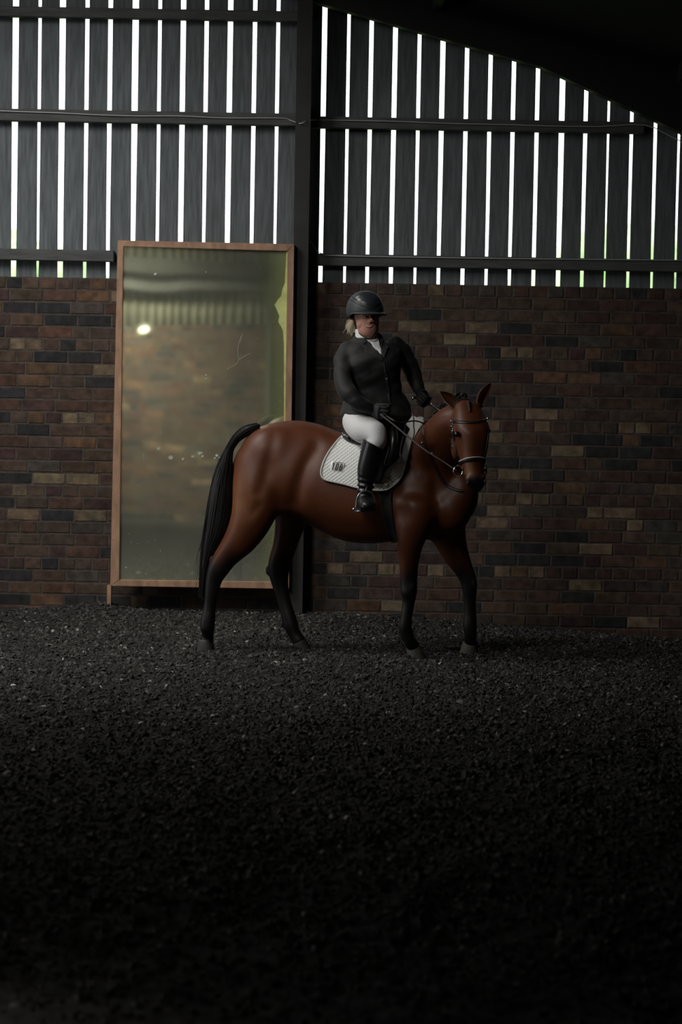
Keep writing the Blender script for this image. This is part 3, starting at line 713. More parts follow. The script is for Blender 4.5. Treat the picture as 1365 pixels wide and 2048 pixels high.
# tail: dock plus strands
Lp = [(514,846),(487,852),(467,870),(452,895),(440,917),(427,954),(417,1004),(410,1049),(404,1089),(401,1131),(399,1181)]
Rp = [(520,857),(500,869),(478,884),(466,905),(464,944),(464,994),(462,1034),(454,1069),(436,1100),(420,1140),(408,1190)]
bm = bmesh.new(); cs = []
for i, (a, b) in enumerate(zip(Lp, Rp)):
    c = ((a[0]+b[0])/2, (a[1]+b[1])/2); hwp = math.dist(a, b)/2*.86
    cs.append((c[0], c[1], hwp, 13.47+.012*i*0, min(.05, hwp*.0022+.008)))
limb(bm, cs[:-1], 16, 5, 2, .8); tl = remesh(bm, .007, 3)
tail = link('tail', tl, M['blackhair'], horse)
verts = []; faces = []
def strand(pts, w0, w1):
    global verts, faces
    n = len(pts); b = len(verts)
    for i, p in enumerate(pts):
        t = i/(n-1); w_ = w0*(1-t)+w1*t; q = pts[min(i+1, n-1)]-pts[max(i-1, 0)]; a = Vector((q.z, 0, -q.x)).normalized()*w_
        verts += [tuple(p+a), tuple(p-a*.5+Vector((0, w_*.9, 0))), tuple(p-a*.5-Vector((0, w_*.9, 0)))]
    for i in range(n-1):
        for k in range(3): faces.append((b+i*3+k, b+i*3+(k+1)%3, b+i*3+3+(k+1)%3, b+i*3+3+k))
r = random.Random(5); Ln = [np.array(p, float) for p in Lp]; Rn = [np.array(p, float) for p in Rp]
for s in range(420):
    u = r.uniform(-.02, 1.02); i0 = r.choice((0, 1, 1, 2, 3, 4, 5)); i1 = min(10, i0+r.randint(4, 8)) if r.random() < .6 else 10
    ya = r.uniform(-1, 1); pts = []
    du = r.uniform(-.12, .12); bw = .02+.012*i0
    for i in range(i0, i1+1):
        q = Ln[i]*(1-u)+Rn[i]*u + np.array([(i-i0)*du*3, 0]); prof = math.sqrt(max(0, 1-(2*min(max(u,0),1)-1)**2)); hwp = np.linalg.norm(Ln[i]-Rn[i])/2
        dep = 13.47+ya*(min(.055, hwp*.0024+.012))*prof
        pts.append(P(q[0], q[1]+(r.uniform(0, 14) if i == i1 else 0), dep))
    pts = [Vector(x) for x in catmull([np.array(x) for x in pts], 3)]
    strand(pts, .0028, .0009)
for s in range(14):   # wispy strands on the outer edge near the bottom
    a = r.uniform(8, 26); pts = [P(412-s*.2, 1030+s*4, 13.45), P(407-a*.1, 1070+s*5, 13.45), P(400-a*.25, 1100+s*5, 13.45), P(398-a*.5, 1128+s*4, 13.45)]
    strand([Vector(x) for x in catmull([np.array(x) for x in pts], 3)], .0013, .0005)
me = bpy.data.meshes.new('tail_strands'); me.from_pydata(verts, [], faces); link('tail_hair', me, M['blackhair'], tail)

# ================================================================== TACK
M['leather'] = mat('black_leather', (.012,.012,.013), .33, spec=.6, bump=.1, bscale=90, bdist=.002)
M['strap'] = mat('bridle_leather', (.015,.013,.013), .38, spec=.6)
M['chrome'] = mat('polished_metal', (.75,.75,.75), .18, metal=1)
M['piping'] = mat('grey_piping', (.50,.50,.49), .5)
# quilted white saddle pad
def quilt():
    m = mat('white_quilted_cotton', (.76,.78,.76), .85, sheen=.2); nt = m.node_tree; N = nt.nodes; Lk = nt.links
    tc = N.new('ShaderNodeTexCoord'); s = N.new('ShaderNodeSeparateXYZ'); Lk.new(tc.outputs['Object'], s.inputs[0]); outs = []
    for sg in (1, -1):
        a = N.new('ShaderNodeMath'); a.operation = 'MULTIPLY_ADD'; Lk.new(s.outputs['Z'], a.inputs[0]); a.inputs[1].default_value = sg*1.25; Lk.new(s.outputs['X'], a.inputs[2])
        b = N.new('ShaderNodeMath'); b.operation = 'MULTIPLY'; b.inputs[1].default_value = math.pi/.026; Lk.new(a.outputs[0], b.inputs[0])
        c = N.new('ShaderNodeMath'); c.operation = 'SINE'; Lk.new(b.outputs[0], c.inputs[0])
        d = N.new('ShaderNodeMath'); d.operation = 'ABSOLUTE'; Lk.new(c.outputs[0], d.inputs[0])
        e = N.new('ShaderNodeMath'); e.operation = 'POWER'; Lk.new(d.outputs[0], e.inputs[0]); e.inputs[1].default_value = .45; outs.append(e)
    mn = N.new('ShaderNodeMath'); mn.operation = 'MULTIPLY'; Lk.new(outs[0].outputs[0], mn.inputs[0]); Lk.new(outs[1].outputs[0], mn.inputs[1])
    bp = N.new('ShaderNodeBump'); bp.inputs['Strength'].default_value = .55; bp.inputs['Distance'].default_value = .006; Lk.new(mn.outputs[0], bp.inputs['Height']); Lk.new(bp.outputs[0], N['Principled BSDF'].inputs['Normal'])
    return m
M['quilt'] = quilt()
pad_o = [(690,868),(676,877),(664,893),(654,908),(646,925),(641.5,942),(642.5,953),(650,960.5),(665,964),(690,969),(712,975),(740,980),(771,982),(783,976),(795,965),(805,951),(811,936),(815,918),(822,893),(832,866),(842,846),(835,838),(815,846),(790,860),(760,868),(725,869)]
pad = root('saddle_pad', P(740, 980, 13.2), 'white quilted saddle pad with number plate under the black saddle', 'saddle pad')
near = drape(pad_o, HB, .014, .010, 3.0, dirn=LAT, d0=13.2)
panel = link('pad_panel', near, M['quilt'], pad); PB = bvh_of(panel.data, ORG[pad.name])
link('pad_panel', drape(pad_o, HB, .014, .010, 6.0, dirn=-LAT, d0=13.7), M['quilt'], pad)
bm = bmesh.new(); strap(bm, pad_o[0:20], HB, .009, .019, .006, dirn=LAT, d0=13.2, sub=4); link('binding', bm, M['piping'], pad)
# standing front edge of the pad at the withers
bm = bmesh.new(); f = [(812,849),(826,830.5),(845,841),(843,850),(832,870),(822,893),(816,921),(806,919),(808,894),(814,872),(821,858)]
v0 = [bm.verts.new(P(a, b, 13.20)) for a, b in f]; v1 = [bm.verts.new(P(a, b, 13.212)) for a, b in f]; bm.faces.new(v0); bm.faces.new(v1[::-1])
for j in range(len(f)): bm.faces.new((v0[j], v1[j], v1[(j+1)%len(f)], v0[(j+1)%len(f)]))
bmesh.ops.recalc_face_normals(bm, faces=bm.faces); bmesh.ops.bevel(bm, geom=bm.edges[:], offset=.002, segments=2, affect='EDGES')
M['cotton'] = mat('white_cotton', (.74,.75,.72), .85)
link('pad_front_fold', bm, M['cotton'], pad, smooth=False)
# number plates 1 0 8
M['plate'] = mat('clear_plate', (.80,.80,.79), .25, coat=.3); M['ink'] = mat('black_print', (.01,.01,.01), .5)
def shear(x, y): return (664+x+(-.24*(y)), 925+y+.10*x)
holder = link('number_holder', drape([shear(-1,-1.5), shear(25,-1.5), shear(25,17.5), shear(-1,17.5)], PB, .0035, .003, 3, dirn=LAT, d0=13.2, smooth=False), M['plate'], pad)
holder['label'] = 'three small number cards reading 108'
def glyph(segs, ox):
    for (a, b) in segs:
        bm = bmesh.new(); strap(bm, [shear(ox+a[0], a[1]), shear(ox+(a[0]+b[0])/2, (a[1]+b[1])/2), shear(ox+b[0], b[1])], PB, .0042, .0075, .003, dirn=LAT, d0=13.2, sub=3); link('digit_stroke', bm, M['ink'], holder)
glyph([((4,1.5),(4,14.5)), ((4,1.8),(2.4,4))], 0)
glyph([((2.2,3),(2.2,13)), ((5.8,3),(5.8,13)), ((2.2,2.2),(5.8,2.2)), ((2.2,13.8),(5.8,13.8))], 7.8)
glyph([((2.2,3),(2.2,13)), ((5.8,3),(5.8,13)), ((2.2,2.2),(5.8,2.2)), ((2.2,13.8),(5.8,13.8)), ((2.2,7.8),(5.8,7.8))], 16)
for xx in (8.2, 16.6):
    bm = bmesh.new(); strap(bm, [shear(xx,-1), shear(xx,8), shear(xx,17)], PB, .0018, .005, .0015, dirn=LAT, d0=13.2, sub=2); link('card_divider', bm, M['piping'], holder)
# saddle
sad = root('saddle', P(745, 905, 13.3), 'black leather dressage saddle with long flaps under the rider', 'saddle')
bm = bmesh.new()
loft(bm, [(P(689,869,13.45), UP*.020, LAT*.10, 2.4), (P(700,876,13.45), UP*.035, LAT*.15, 2.5), (P(722,880,13.44), UP*.042, LAT*.165, 2.5), (P(750,878,13.42), UP*.045, LAT*.13, 2.4), (P(780,862,13.39), UP*.05, LAT*.10, 2.2), (P(803,849,13.37), UP*.035, LAT*.07, 2.1)], 24, 4, .5)
pblob(bm, 697, 873, 13.45, (.05,.17,.03))
link('saddle_seat', remesh(bm, .007, 3), M['leather'], sad)
flap_o = [(700,868),(735,872),(760,850),(782,843),(800,845),(809,856),(810,880),(805,905),(794,922),(782,934),(770,946),(764,964),(748,968),(738,950),(732,915),(722,890),(704,883),(692,877)]
link('saddle_flap', drape(flap_o, HB, .032, .010, 3.5, dirn=LAT, d0=13.2), M['leather'], sad)
link('saddle_flap', drape(flap_o, HB, .032, .010, 6, dirn=-LAT, d0=13.7), M['leather'], sad)
bm = bmesh.new(); limb(bm, [(787,856,7,13.14,.02),(788,880,9,13.10,.03),(784,905,9,13.09,.03),(775,928,7,13.09,.02)], 14); link('knee_block', bm, M['leather'], sad)
bm = bmesh.new(); strap(bm, [(686,876),(694,882),(708,886.5),(724,884)], HB, .012, .045, .012, dirn=LAT, d0=13.2); link('cantle_edge', bm, M['chrome'] if False else M['leather'], sad)
bm = bmesh.new(); strap(bm, [(686.5,878),(688,871),(693,866.5),(700,866)], HB, .016, .052, .012, dirn=LAT, d0=13.2); link('cantle_binding', bm, mat('pale_binding', (.4,.41,.42), .35), sad)
girth = tag(link('girth', drape([(752,960),(768,955),(784,962),(786,1000),(790,1035),(797,1068),(800,1079),(780,1083),(774,1060),(767,1030),(762,1000)], HB, .010, .010, 3.5, dirn=LAT, d0=13.2), M['black'], origin=P(775,1020,13.2)), 'wide black girth strap running down from the saddle under the belly of the horse', 'girth')
bm = bmesh.new(); strap(bm, [(744,968.5),(755,969),(768,969),(776,970)], PB, .022, .006, .004, dirn=LAT, d0=13.2); link('girth_loop', bm, mat('pale_webbing', (.5,.46,.40), .8), pad)
# ================================================================== BRIDLE AND REINS
HBW = HB
bri = root('bridle', P(940, 800, 12.9), 'black leather bridle with pale-edged browband and thick noseband on the bay horse', 'bridle')
def bstrap(name, path, wid, off=.004, th=.005, m='strap', lab=None):
    bm = bmesh.new(); strap(bm, path, HBW, wid, off, th); o = link(name, bm, M[m], bri)
    if lab: o['label'] = lab
    return o
bstrap('browband', [(906.5,842),(915,844),(930,845),(945,845),(960,843),(973,839)], .017)
bstrap('headpiece', [(914,806),(920,800.5),(930,799),(940,799),(950,801),(957,806)], .016, .006, .006)
bstrap('cheekpiece', [(905.5,842),(906,855),(908,872),(911,890),(915,908),(918.5,922),(921,934)], .014)
bstrap('cheekpiece', [(974,840),(977,855),(977,870),(975,886),(971,905),(969,920)], .012)
bstrap('throat_lash', [(904,846),(902,862),(903,880),(907,896)], .011)
bstrap('noseband', [(918.5,929),(924,924),(932,920.5),(941,918.5),(950,917.5),(959,917.5),(966,919),(970,923)], .022, .007, .008)
bstrap('noseband_padding', [(920,924),(926,920.5),(934,917.2),(942,915.4),(950,914.4),(959,914.4),(966,916),(969.5,919.5)], .006, .012, .004, 'piping', 'pale edge of the noseband')
bstrap('flash_strap', [(922,940),(926,946),(931,950)], .009)
def torus(c, ax1, ax2, r1, r2, rad, n=28, a0=0, a1=2*math.pi):
    bm = bmesh.new(); pts = [c+ax1*r1*math.cos(a0+(a1-a0)*k/n)+ax2*r2*math.sin(a0+(a1-a0)*k/n) for k in range(n+1)]
    tube3(bm, pts, rad, 8, 1, 0); return bm
link('bit_ring', torus(P(917,942.5,12.76), Vector((.8,.6,0)), UP, .034, .033, .0042), M['chrome'], bri)
link('bit_ring', torus(P(971,940,12.80), Vector((.3,.95,0)), UP, .034, .033, .0042), M['chrome'], bri)
for (x, y, d) in ((976,837,12.84), (903.5,842,12.84), (904,853,12.80), (906,862,12.79), (974,846,12.85)):
    bm = bmesh.new(); pblob(bm, x, y, d, (.006,.005,.006)); link('buckle', bm, M['chrome'], bri)
def rein(name, pts, rad, m='strap', parent=bri):
    bm = bmesh.new(); tube3(bm, pts, rad, 8, 5); return link(name, bm, M[m], parent)
M['reinl'] = mat('worn_rein_leather', (.035,.03,.028), .5)
rein('rein', [P(762,829,13.02), P(790,851,12.97), P(815,872,12.92), P(845,896,12.86), P(866,910,12.83), P(890,925,12.80), P(904,935,12.77), P(914,941,12.76)], [.006,.006,.006,.006,.0055,.0038,.0038,.0055], 'reinl')
rein('rein', [P(858,808,13.30), P(866,811,13.26), P(875,817,13.24), P(884,824,13.22), P(893,828,13.30), P(930,880,13.22), P(965,935,12.98), P(971,940,12.80)], .0075)
rein('rein_bight', [P(768,828,13.06), P(790,842,12.98), P(806,845,13.03), P(825,842,13.06), P(838,843,13.07), P(850,848,13.1)], .0045)
rein('rein_bight', [P(826,828,13.10), P(828,838,13.08), P(828,852,13.07), P(829,866,13.06), P(824,886,13.05), P(817,912,13.06), P(812,924,13.06), P(804,922,13.06), P(801,908,13.07), P(803,890,13.10), P(809,866,13.12), P(812,848,13.12)], .0042)
bm = bmesh.new(); strap(bm, [(846,850),(847,868),(850,885),(858,905),(868,925),(876,942),(884,958),(896,972),(910,979),(922,982),(929,982)], HB, .017, .004, .005)
bp = tag(link('breastplate', bm, M['strap'], origin=P(880,950,13.0)), 'black leather breast strap curving round the base of the horse neck', 'breast strap')
for (x, y) in ((865,907), (845,886)):
    bm = bmesh.new(); h = HB.ray_cast(P(x, y, 6), ray(x, y)); blob(bm, h[0]-ray(x, y)*.008, (.006,.004,.006)); link('strap_ring', bm, M['chrome'], bp)

# ================================================================== RIDER
M['skin'] = mat('skin', (.42,.205,.15), .5, var=.08, vscale=30, spec=.4)
M['jacket'] = mat('black_wool_jacket', (.0055,.0055,.0065), .72, sheen=.04, bump=.3, bscale=300, bdist=.002)
M['glove'] = mat('black_glove', (.008,.008,.009), .7)
M['breech'] = mat('white_breeches', (.62,.62,.63), .75, sheen=.2, bump=.1, bscale=400, bdist=.001)
M['shirt'] = mat('white_stock', (.60,.61,.62), .7)
M['boot'] = mat('black_riding_boot', (.007,.007,.008), .35, spec=.55)
M['hair'] = mat('blonde_hair', (.70,.63,.45), .45)
M['helmet'] = mat('grey_black_helmet', (.038,.042,.045), .5, spec=.5)
RD = 13.34
def finger(bm, base, d1, curl_axis, lens, rad, bends):
    p = base.copy(); d = d1.copy(); pts = [p.copy()]
    for Lf, b in zip(lens, bends):
        d = Matrix.Rotation(b, 3, curl_axis) @ d; p = p+d*Lf; pts.append(p.copy())
    tube3(bm, pts, [rad, rad*.97, rad*.88, rad*.72][:len(pts)], 8, 3, .9)
def hand(bm, wrist, fwd, side, pal, s=1.0, inflate=0.0):
    """fwd wrist to knuckles, side towards the thumb, pal out of the palm"""
    k = wrist+fwd*.085*s
    loft(bm, [(wrist-fwd*.02, side*(.028+inflate), pal*(.020+inflate)), (wrist+fwd*.03*s, side*(.036+inflate), pal*(.019+inflate), 2.4), (k, side*(.041+inflate), pal*(.015+inflate), 2.6)], 16, 3, .5)
    for i in range(4):
        b = k+side*(.030-.020*i)*s-fwd*(.004*abs(i-1.3)); L0 = (.043, .048, .045, .035)[i]*s
        finger(bm, b, fwd, side, (L0, L0*.66, L0*.5), .0088*s+inflate-(.001 if i == 3 else 0), (-1.0, -1.35, -.9))
    tb = wrist+fwd*.028*s+side*.032*s+pal*.008
    finger(bm, tb, (fwd*.62+side*.55+pal*.55).normalized(), side, (.036*s, .030*s, .022*s), .0105*s+inflate, (-.15, -.35, -.3))
w1 = P(746, 820, 13.12); f1 = (P(768, 828, 13.00)-w1).normalized(); s1 = (UP - f1*UP.dot(f1)).normalized(); p1 = f1.cross(s1).normalized()
if p1.dot(LAT) < 0: p1 = -p1
w2 = P(843, 791, 13.40); f2 = (P(858, 809, 13.31)-w2).normalized(); s2 = (UP*.8 + Vector((.5,0,0))); s2 = (s2-f2*s2.dot(f2)).normalized(); p2 = f2.cross(s2).normalized()
if p2.dot(LAT) > 0: p2 = -p2
def curlfix(fwd, side, pal):
    # the curl rotates about the side axis; make it bend towards the palm
    t = Matrix.Rotation(-1.0, 3, side) @ fwd
    return side if t.dot(pal) > 0 else side
def hands(inflate):
    bm = bmesh.new()
    for (w_, f_, s_, p_) in ((w1, f1, s1, p1), (w2, f2, s2, p2)):
        t = Matrix.Rotation(-1.0, 3, s_) @ f_
        hand2(bm, w_, f_, s_, p_, inflate, 1 if t.dot(p_) > 0 else -1)
    return bm
def hand2(bm, w_, f_, s_, p_, inflate, sg):
    k = w_+f_*.085
    loft(bm, [(w_-f_*.03, s_*(.028+inflate), p_*(.021+inflate)), (w_+f_*.03, s_*(.036+inflate), p_*(.019+inflate), 2.4), (k, s_*(.041+inflate), p_*(.015+inflate), 2.6)], 16, 3, .5)
    for i in range(4):
        b = k+s_*(.031-.0205*i)-f_*(.004*abs(i-1.3)); L0 = (.043, .048, .045, .035)[i]
        finger(bm, b, f_, s_, (L0, L0*.66, L0*.5), .0090+inflate-(.001 if i == 3 else 0), (-.95*sg, -1.3*sg, -.9*sg))
    tb = w_+f_*.028+s_*.034+p_*.008
    finger(bm, tb, (f_*.95+s_*.16+p_*.55).normalized(), s_, (.036, .030, .022), .0108+inflate, (-.15*sg, -.3*sg, -.3*sg))
# body under the clothes, one surface
bm = bmesh.new()
FNX = Vector((math.sin(math.radians(15)), -math.cos(math.radians(15)), 0)); FLX = Vector((math.cos(math.radians(15)), math.sin(math.radians(15)), 0))
def fs(px, py, hw, off, hdp, e=2.1):
    c = P(px, py, RD+FNX.y*off); return (c, FLX*(hw*RD/F), FNX*hdp, e, 0)
loft(bm, [fs(739, 674.5, 10, .050, .032), fs(738, 669.5, 16.5, .042, .052), fs(736.5, 661, 20.5, .028, .074), fs(735.5, 650, 21.5, .018, .086), fs(734, 639, 23.5, .008, .097), fs(733, 627, 24.5, 0, .103), fs(731, 612, 25, -.01, .103), fs(730, 600, 21, -.014, .085), fs(730, 593, 14, -.014, .05)], 28, 4, .5)
# nose, cheeks, chin, brow, ears
def fp(px, py, off): return P(px, py, RD+FNX.y*off)
tube3(bm, [fp(741.5,629,.095), fp(743,636,.107), fp(743.6,641.5,.114)], [.008,.009,.011], 10, 3)
blob(bm, fp(740.6,643.5,.110), (.009,.010,.008)); blob(bm, fp(746.8,643,.108), (.009,.010,.008))
blob(bm, fp(726,648,.052), (.036,.036,.040)); blob(bm, fp(747,647,.050), (.034,.036,.038)); blob(bm, fp(739.5,668,.072), (.020,.020,.016))
blob(bm, fp(738,652.5,.092), (.024,.016,.013)); tube3(bm, [fp(727,630,.086), fp(737,628,.100), fp(748,629,.090)], .008, 8, 3)
blob(bm, fp(711,641,-.015)-FLX*.004, (.008,.016,.024)); blob(bm, fp(755.5,638,-.015), (.008,.016,.024))
tube3(bm, [P(731,655,RD+.02), P(731,672,RD+.02), P(733,690,RD+.03)], [.052,.052,.06], 20, 3)
loft(bm, [(P(736,688,RD), Vector((.09,0,0)), YD*.05), (P(741,702,RD), Vector((.15,.02,0)), YD*.085), (P(742,740,RD), Vector((.145,.02,0)), YD*.10), (P(741,780,RD), Vector((.13,.02,0)), YD*.10), (P(735,812,RD+.02), Vector((.12,.02,0)), YD*.10), (P(730,845,RD+.03), Vector((.09,.02,0)), YD*.10)], 20, 3, .6)
arm1 = [(697,702,14,13.34,.05), (689,722,14,13.28,.048), (687,755,13,13.20,.045), (692,783,12,13.12,.042), (718,806,10,13.09,.036), (746,820,8,13.12,.026)]
arm2 = [(792,690,14,13.40,.05), (806,708,14,13.42,.048), (820,735,12.5,13.44,.045), (830,757,11,13.44,.04), (838,776,9.5,13.42,.035), (843,791,8,13.40,.026)]
limb(bm, arm1, 16, 3); limb(bm, arm2, 16, 3)
# legs: near and far
leg1 = [(724,854,22,13.26,.09), (738,862,28,13.14,.085), (756,871,22,13.06,.066), (748,895,18,13.05,.06), (740,925,17,13.06,.052), (733,960,12.5,13.07,.04), (730,985,11,13.08,.036)]
def mirrored(w):   # reflect through the horse's mid-plane
    m0 = P(740, 870, hd(740)+.0); return w-LAT*2*(w-m0).dot(LAT)
def limbW(bm, pts, n=16, sub=3, mir=False, grow=1.0, e=2):
    W = [P(p[0], p[1], p[3]) for p in pts]
    R1 = [p[2]*p[3]/F*grow for p in pts]; R2 = [p[4]*grow for p in pts]
    if mir: W = [mirrored(q) for q in W]
    secs = []
    for i in range(len(W)):
        t = (W[min(i+1, len(W)-1)]-W[max(i-1, 0)]).normalized(); A = t.cross(YD); A = A.normalized() if A.length > .15 else Vector((1,0,0)); B = A.cross(t).normalized()
        secs.append((W[i], A*R1[i], B*R2[i], e))
    loft(bm, secs, n, sub, .6)
for mi in (False, True): limbW(bm, leg1, mir=mi, grow=.80)
def foot(bm, mir, g=0.0):
    a = P(730, 985, 13.08); h = P(727, 1008, 13.10); t = P(735, 1012, 12.93)
    if mir: a, h, t = mirrored(a), mirrored(h), mirrored(t)
    fw = (t-h).normalized(); sd = fw.cross(UP).normalized()
    loft(bm, [(a, sd*(.036+g), fw*(.045+g)), (a*.5+h*.5, sd*(.034+g), fw*(.05+g)), (h+UP*.02, sd*(.032+g), fw*(.045+g))], 16, 3, .6)
    loft(bm, [(h-fw*.045+UP*.005, sd*(.028+g), UP*(.030+g)), (h+fw*.04+UP*.012, sd*(.036+g), UP*(.038+g)), (h+fw*.11+UP*.004, sd*(.043+g), UP*(.032+g), 2.2), (h+fw*.17, sd*(.040+g), UP*(.024+g), 2.3), (h+fw*.20, sd*(.026+g), UP*(.018+g), 2.2)], 18, 4, .6)
for mi in (False, True): foot(bm, mi)
for (w_, f_, s_, p_) in ((w1, f1, s1, p1), (w2, f2, s2, p2)):
    t = Matrix.Rotation(-1.0, 3, s_) @ f_; hand2(bm, w_, f_, s_, p_, -.002, 1 if t.dot(p_) > 0 else -1)
person = link('person', remesh(bm, .0042, 3), M['skin'], origin=P(735, 860, 13.37))
tag(person, 'smiling rider in black show jacket, white breeches and helmet sitting on the bay horse', 'person')
BD = bvh_of(person.data, ORG[person.name])
# gloves
for nm, (w_, f_, s_, p_) in zip((1, 2), ((w1, f1, s1, p1), (w2, f2, s2, p2))):
    bm = bmesh.new(); t = Matrix.Rotation(-1.0, 3, s_) @ f_; hand2(bm, w_, f_, s_, p_, .0022, 1 if t.dot(p_) > 0 else -1)
    link('glove', remesh(bm, .0032, 2), M['glove'], person)
# jacket
bm = bmesh.new()
def js(px, py, hw, d, hdp, e=2.3, tilt=.18): return (P(px, py, d), Vector((1, tilt, 0)).normalized()*(hw*d/F), Vector((-tilt, 1, 0)).normalized()*hdp, e, 0)
loft(bm, [js(731,670,24,RD+.035,.06,2), js(735,679,33,RD+.02,.078), js(742,688,48,RD+.01,.095,2.4), js(744,700,58,RD,.112,2.5), js(744,722,60,RD-.01,.14,2.5), js(743,745,60,RD-.01,.14,2.4), js(745,770,58,RD,.132,2.3),
          js(748,790,57,RD,.135,2.3), js(749,810,64,RD,.16,2.3), js(751,831,72,RD+.01,.20,2.4)], 32, 4, .25)
jarm1 = [(700,697,20,13.34,.066), (690,716,21.5,13.29,.064), (687,740,20,13.23,.062), (688,762,19,13.17,.060), (696,785,18.5,13.11,.055), (716,803,15.5,13.085,.048), (738,815,12.5,13.10,.038), (747,820,11.5,13.12,.033)]
jarm2 = [(785,686,19,13.38,.064), (800,698,19.5,13.40,.062), (813,718,18.5,13.42,.058), (824,741,17,13.44,.055), (833,763,15.5,13.43,.048), (840,781,13,13.41,.04), (844,791,12,13.40,.034)]
limb(bm, jarm1, 20, 4); limb(bm, jarm2, 20, 4)
limb(bm, [(752,800,40,13.25,.06), (746,818,44,13.20,.06), (738,828,46,13.17,.05)], 20, 3)     # skirt over the near thigh
limb(bm, [(790,790,18,13.42,.08), (803,812,18,13.44,.08), (811,826,15,13.44,.06)], 18, 3)     # far skirt
jm = remesh(bm, .0065, 4)
soften(jm, lambda co: np.clip((co[:, 2]-1.42)/.1, 0, 1), 12)
# soft folds in the cloth
no = [v.normal.copy() for v in jm.vertices]
for v, n_ in zip(jm.vertices, no):
    c = v.co; a = noise.noise(Vector((c.x*7+c.z*6, c.y*5, c.z*16-c.x*9)))*.008+noise.noise(c*26)*.0015
    v.co = c+n_*a
jacket = link('jacket', jm, M['jacket'], person); JB = bvh_of(jm, ORG[person.name])
def onj(name, poly, off, th, m, step=2.2, sm_=False, b=None, par=None):
    return link(name, drape(poly, b or JB, off, th, step, smooth=sm_), M[m] if isinstance(m, str) else m, par or person)
onj('stock_shirt', [(709,661),(716,668),(726,673),(738,677),(749,673),(753,665),(756,676),(760,690),(763,703),(765,714),(757,706),(746,694),(734,682),(722,673),(711,667)], .004, .004, 'shirt')
# high stock collar around the neck
bm = bmesh.new(); loft(bm, [(P(733.5,677,RD+.005), Vector((.072,.01,0)), YD*.070), (P(732.5,668,RD+.01), Vector((.066,.01,0)), YD*.064), (P(731.5,659,RD+.015), Vector((.062,.01,0)), YD*.060)], 28, 3, 0)
link('stock_collar', bm, M['shirt'], person)
M['lapel'] = mat('black_lapel', (.011,.011,.012), .8, sheen=.05)
onj('collar', [(703,678),(708,664),(713,667),(724,676),(735,685),(729,694),(721,690),(712,688)], .008, .006, 'lapel', par=jacket)
onj('collar', [(753,665),(758,665),(764,670),(770,680),(767,688),(762,688),(757,676)], .008, .006, 'lapel', par=jacket)
onj('lapel', [(723,691),(735,685),(746,696),(757,707),(765,715),(767,724),(755,719),(740,710),(729,702),(731,697)], .009, .006, 'lapel', par=jacket)
onj('lapel', [(762,690),(768,688),(776,694),(774,700),(772,712),(768,722),(765,713),(763,702)], .009, .006, 'lapel', par=jacket)
onj('front_edge', [(767,722),(769.5,722),(773,745),(776,770),(779,795),(781,812),(778.5,812),(775,790),(771.5,765),(768.5,742)], .006, .005, 'lapel', par=jacket)
for (x, y) in ((774,758),):
    h = JB.ray_cast(P(x, y, 6), ray(x, y))
    if h[0]:
        bm = bmesh.new(); blob(bm, h[0]-ray(x, y)*.007, (.008,.004,.008)); link('button', bm, mat('dull_button', (.12,.12,.11), .3), jacket)
h = JB.ray_cast(P(810, 698, 6), ray(810, 698)); 
bm = bmesh.new(); tube3(bm, [P(809,694,13.37), P(811.5,698,13.375), P(813.5,702,13.38)], .005, 8, 3); link('sleeve_badge', bm, M['shirt'], jacket)
# breeches
bm = bmesh.new()
br = [(715,847,28,13.28,.11), (724,856,29,13.21,.10), (738,862,29,13.13,.093), (752,869,24,13.07,.075), (754,882,20,13.055,.07), (748,896,17,13.055,.062), (743,910,15,13.06,.056)]
for mi in (False, True): limbW(bm, br, 22, 4, mi)
loft(bm, [(P(728,820,RD+.03), Vector((.13,.03,0)), YD*.12), (P(726,840,RD+.04), Vector((.12,.03,0)), YD*.16), (P(726,852,RD+.04), Vector((.095,.03,0)), YD*.18)], 24, 3, .5)
bt = remesh(bm, .006, 5)
link('breeches', bt, M['breech'], person)
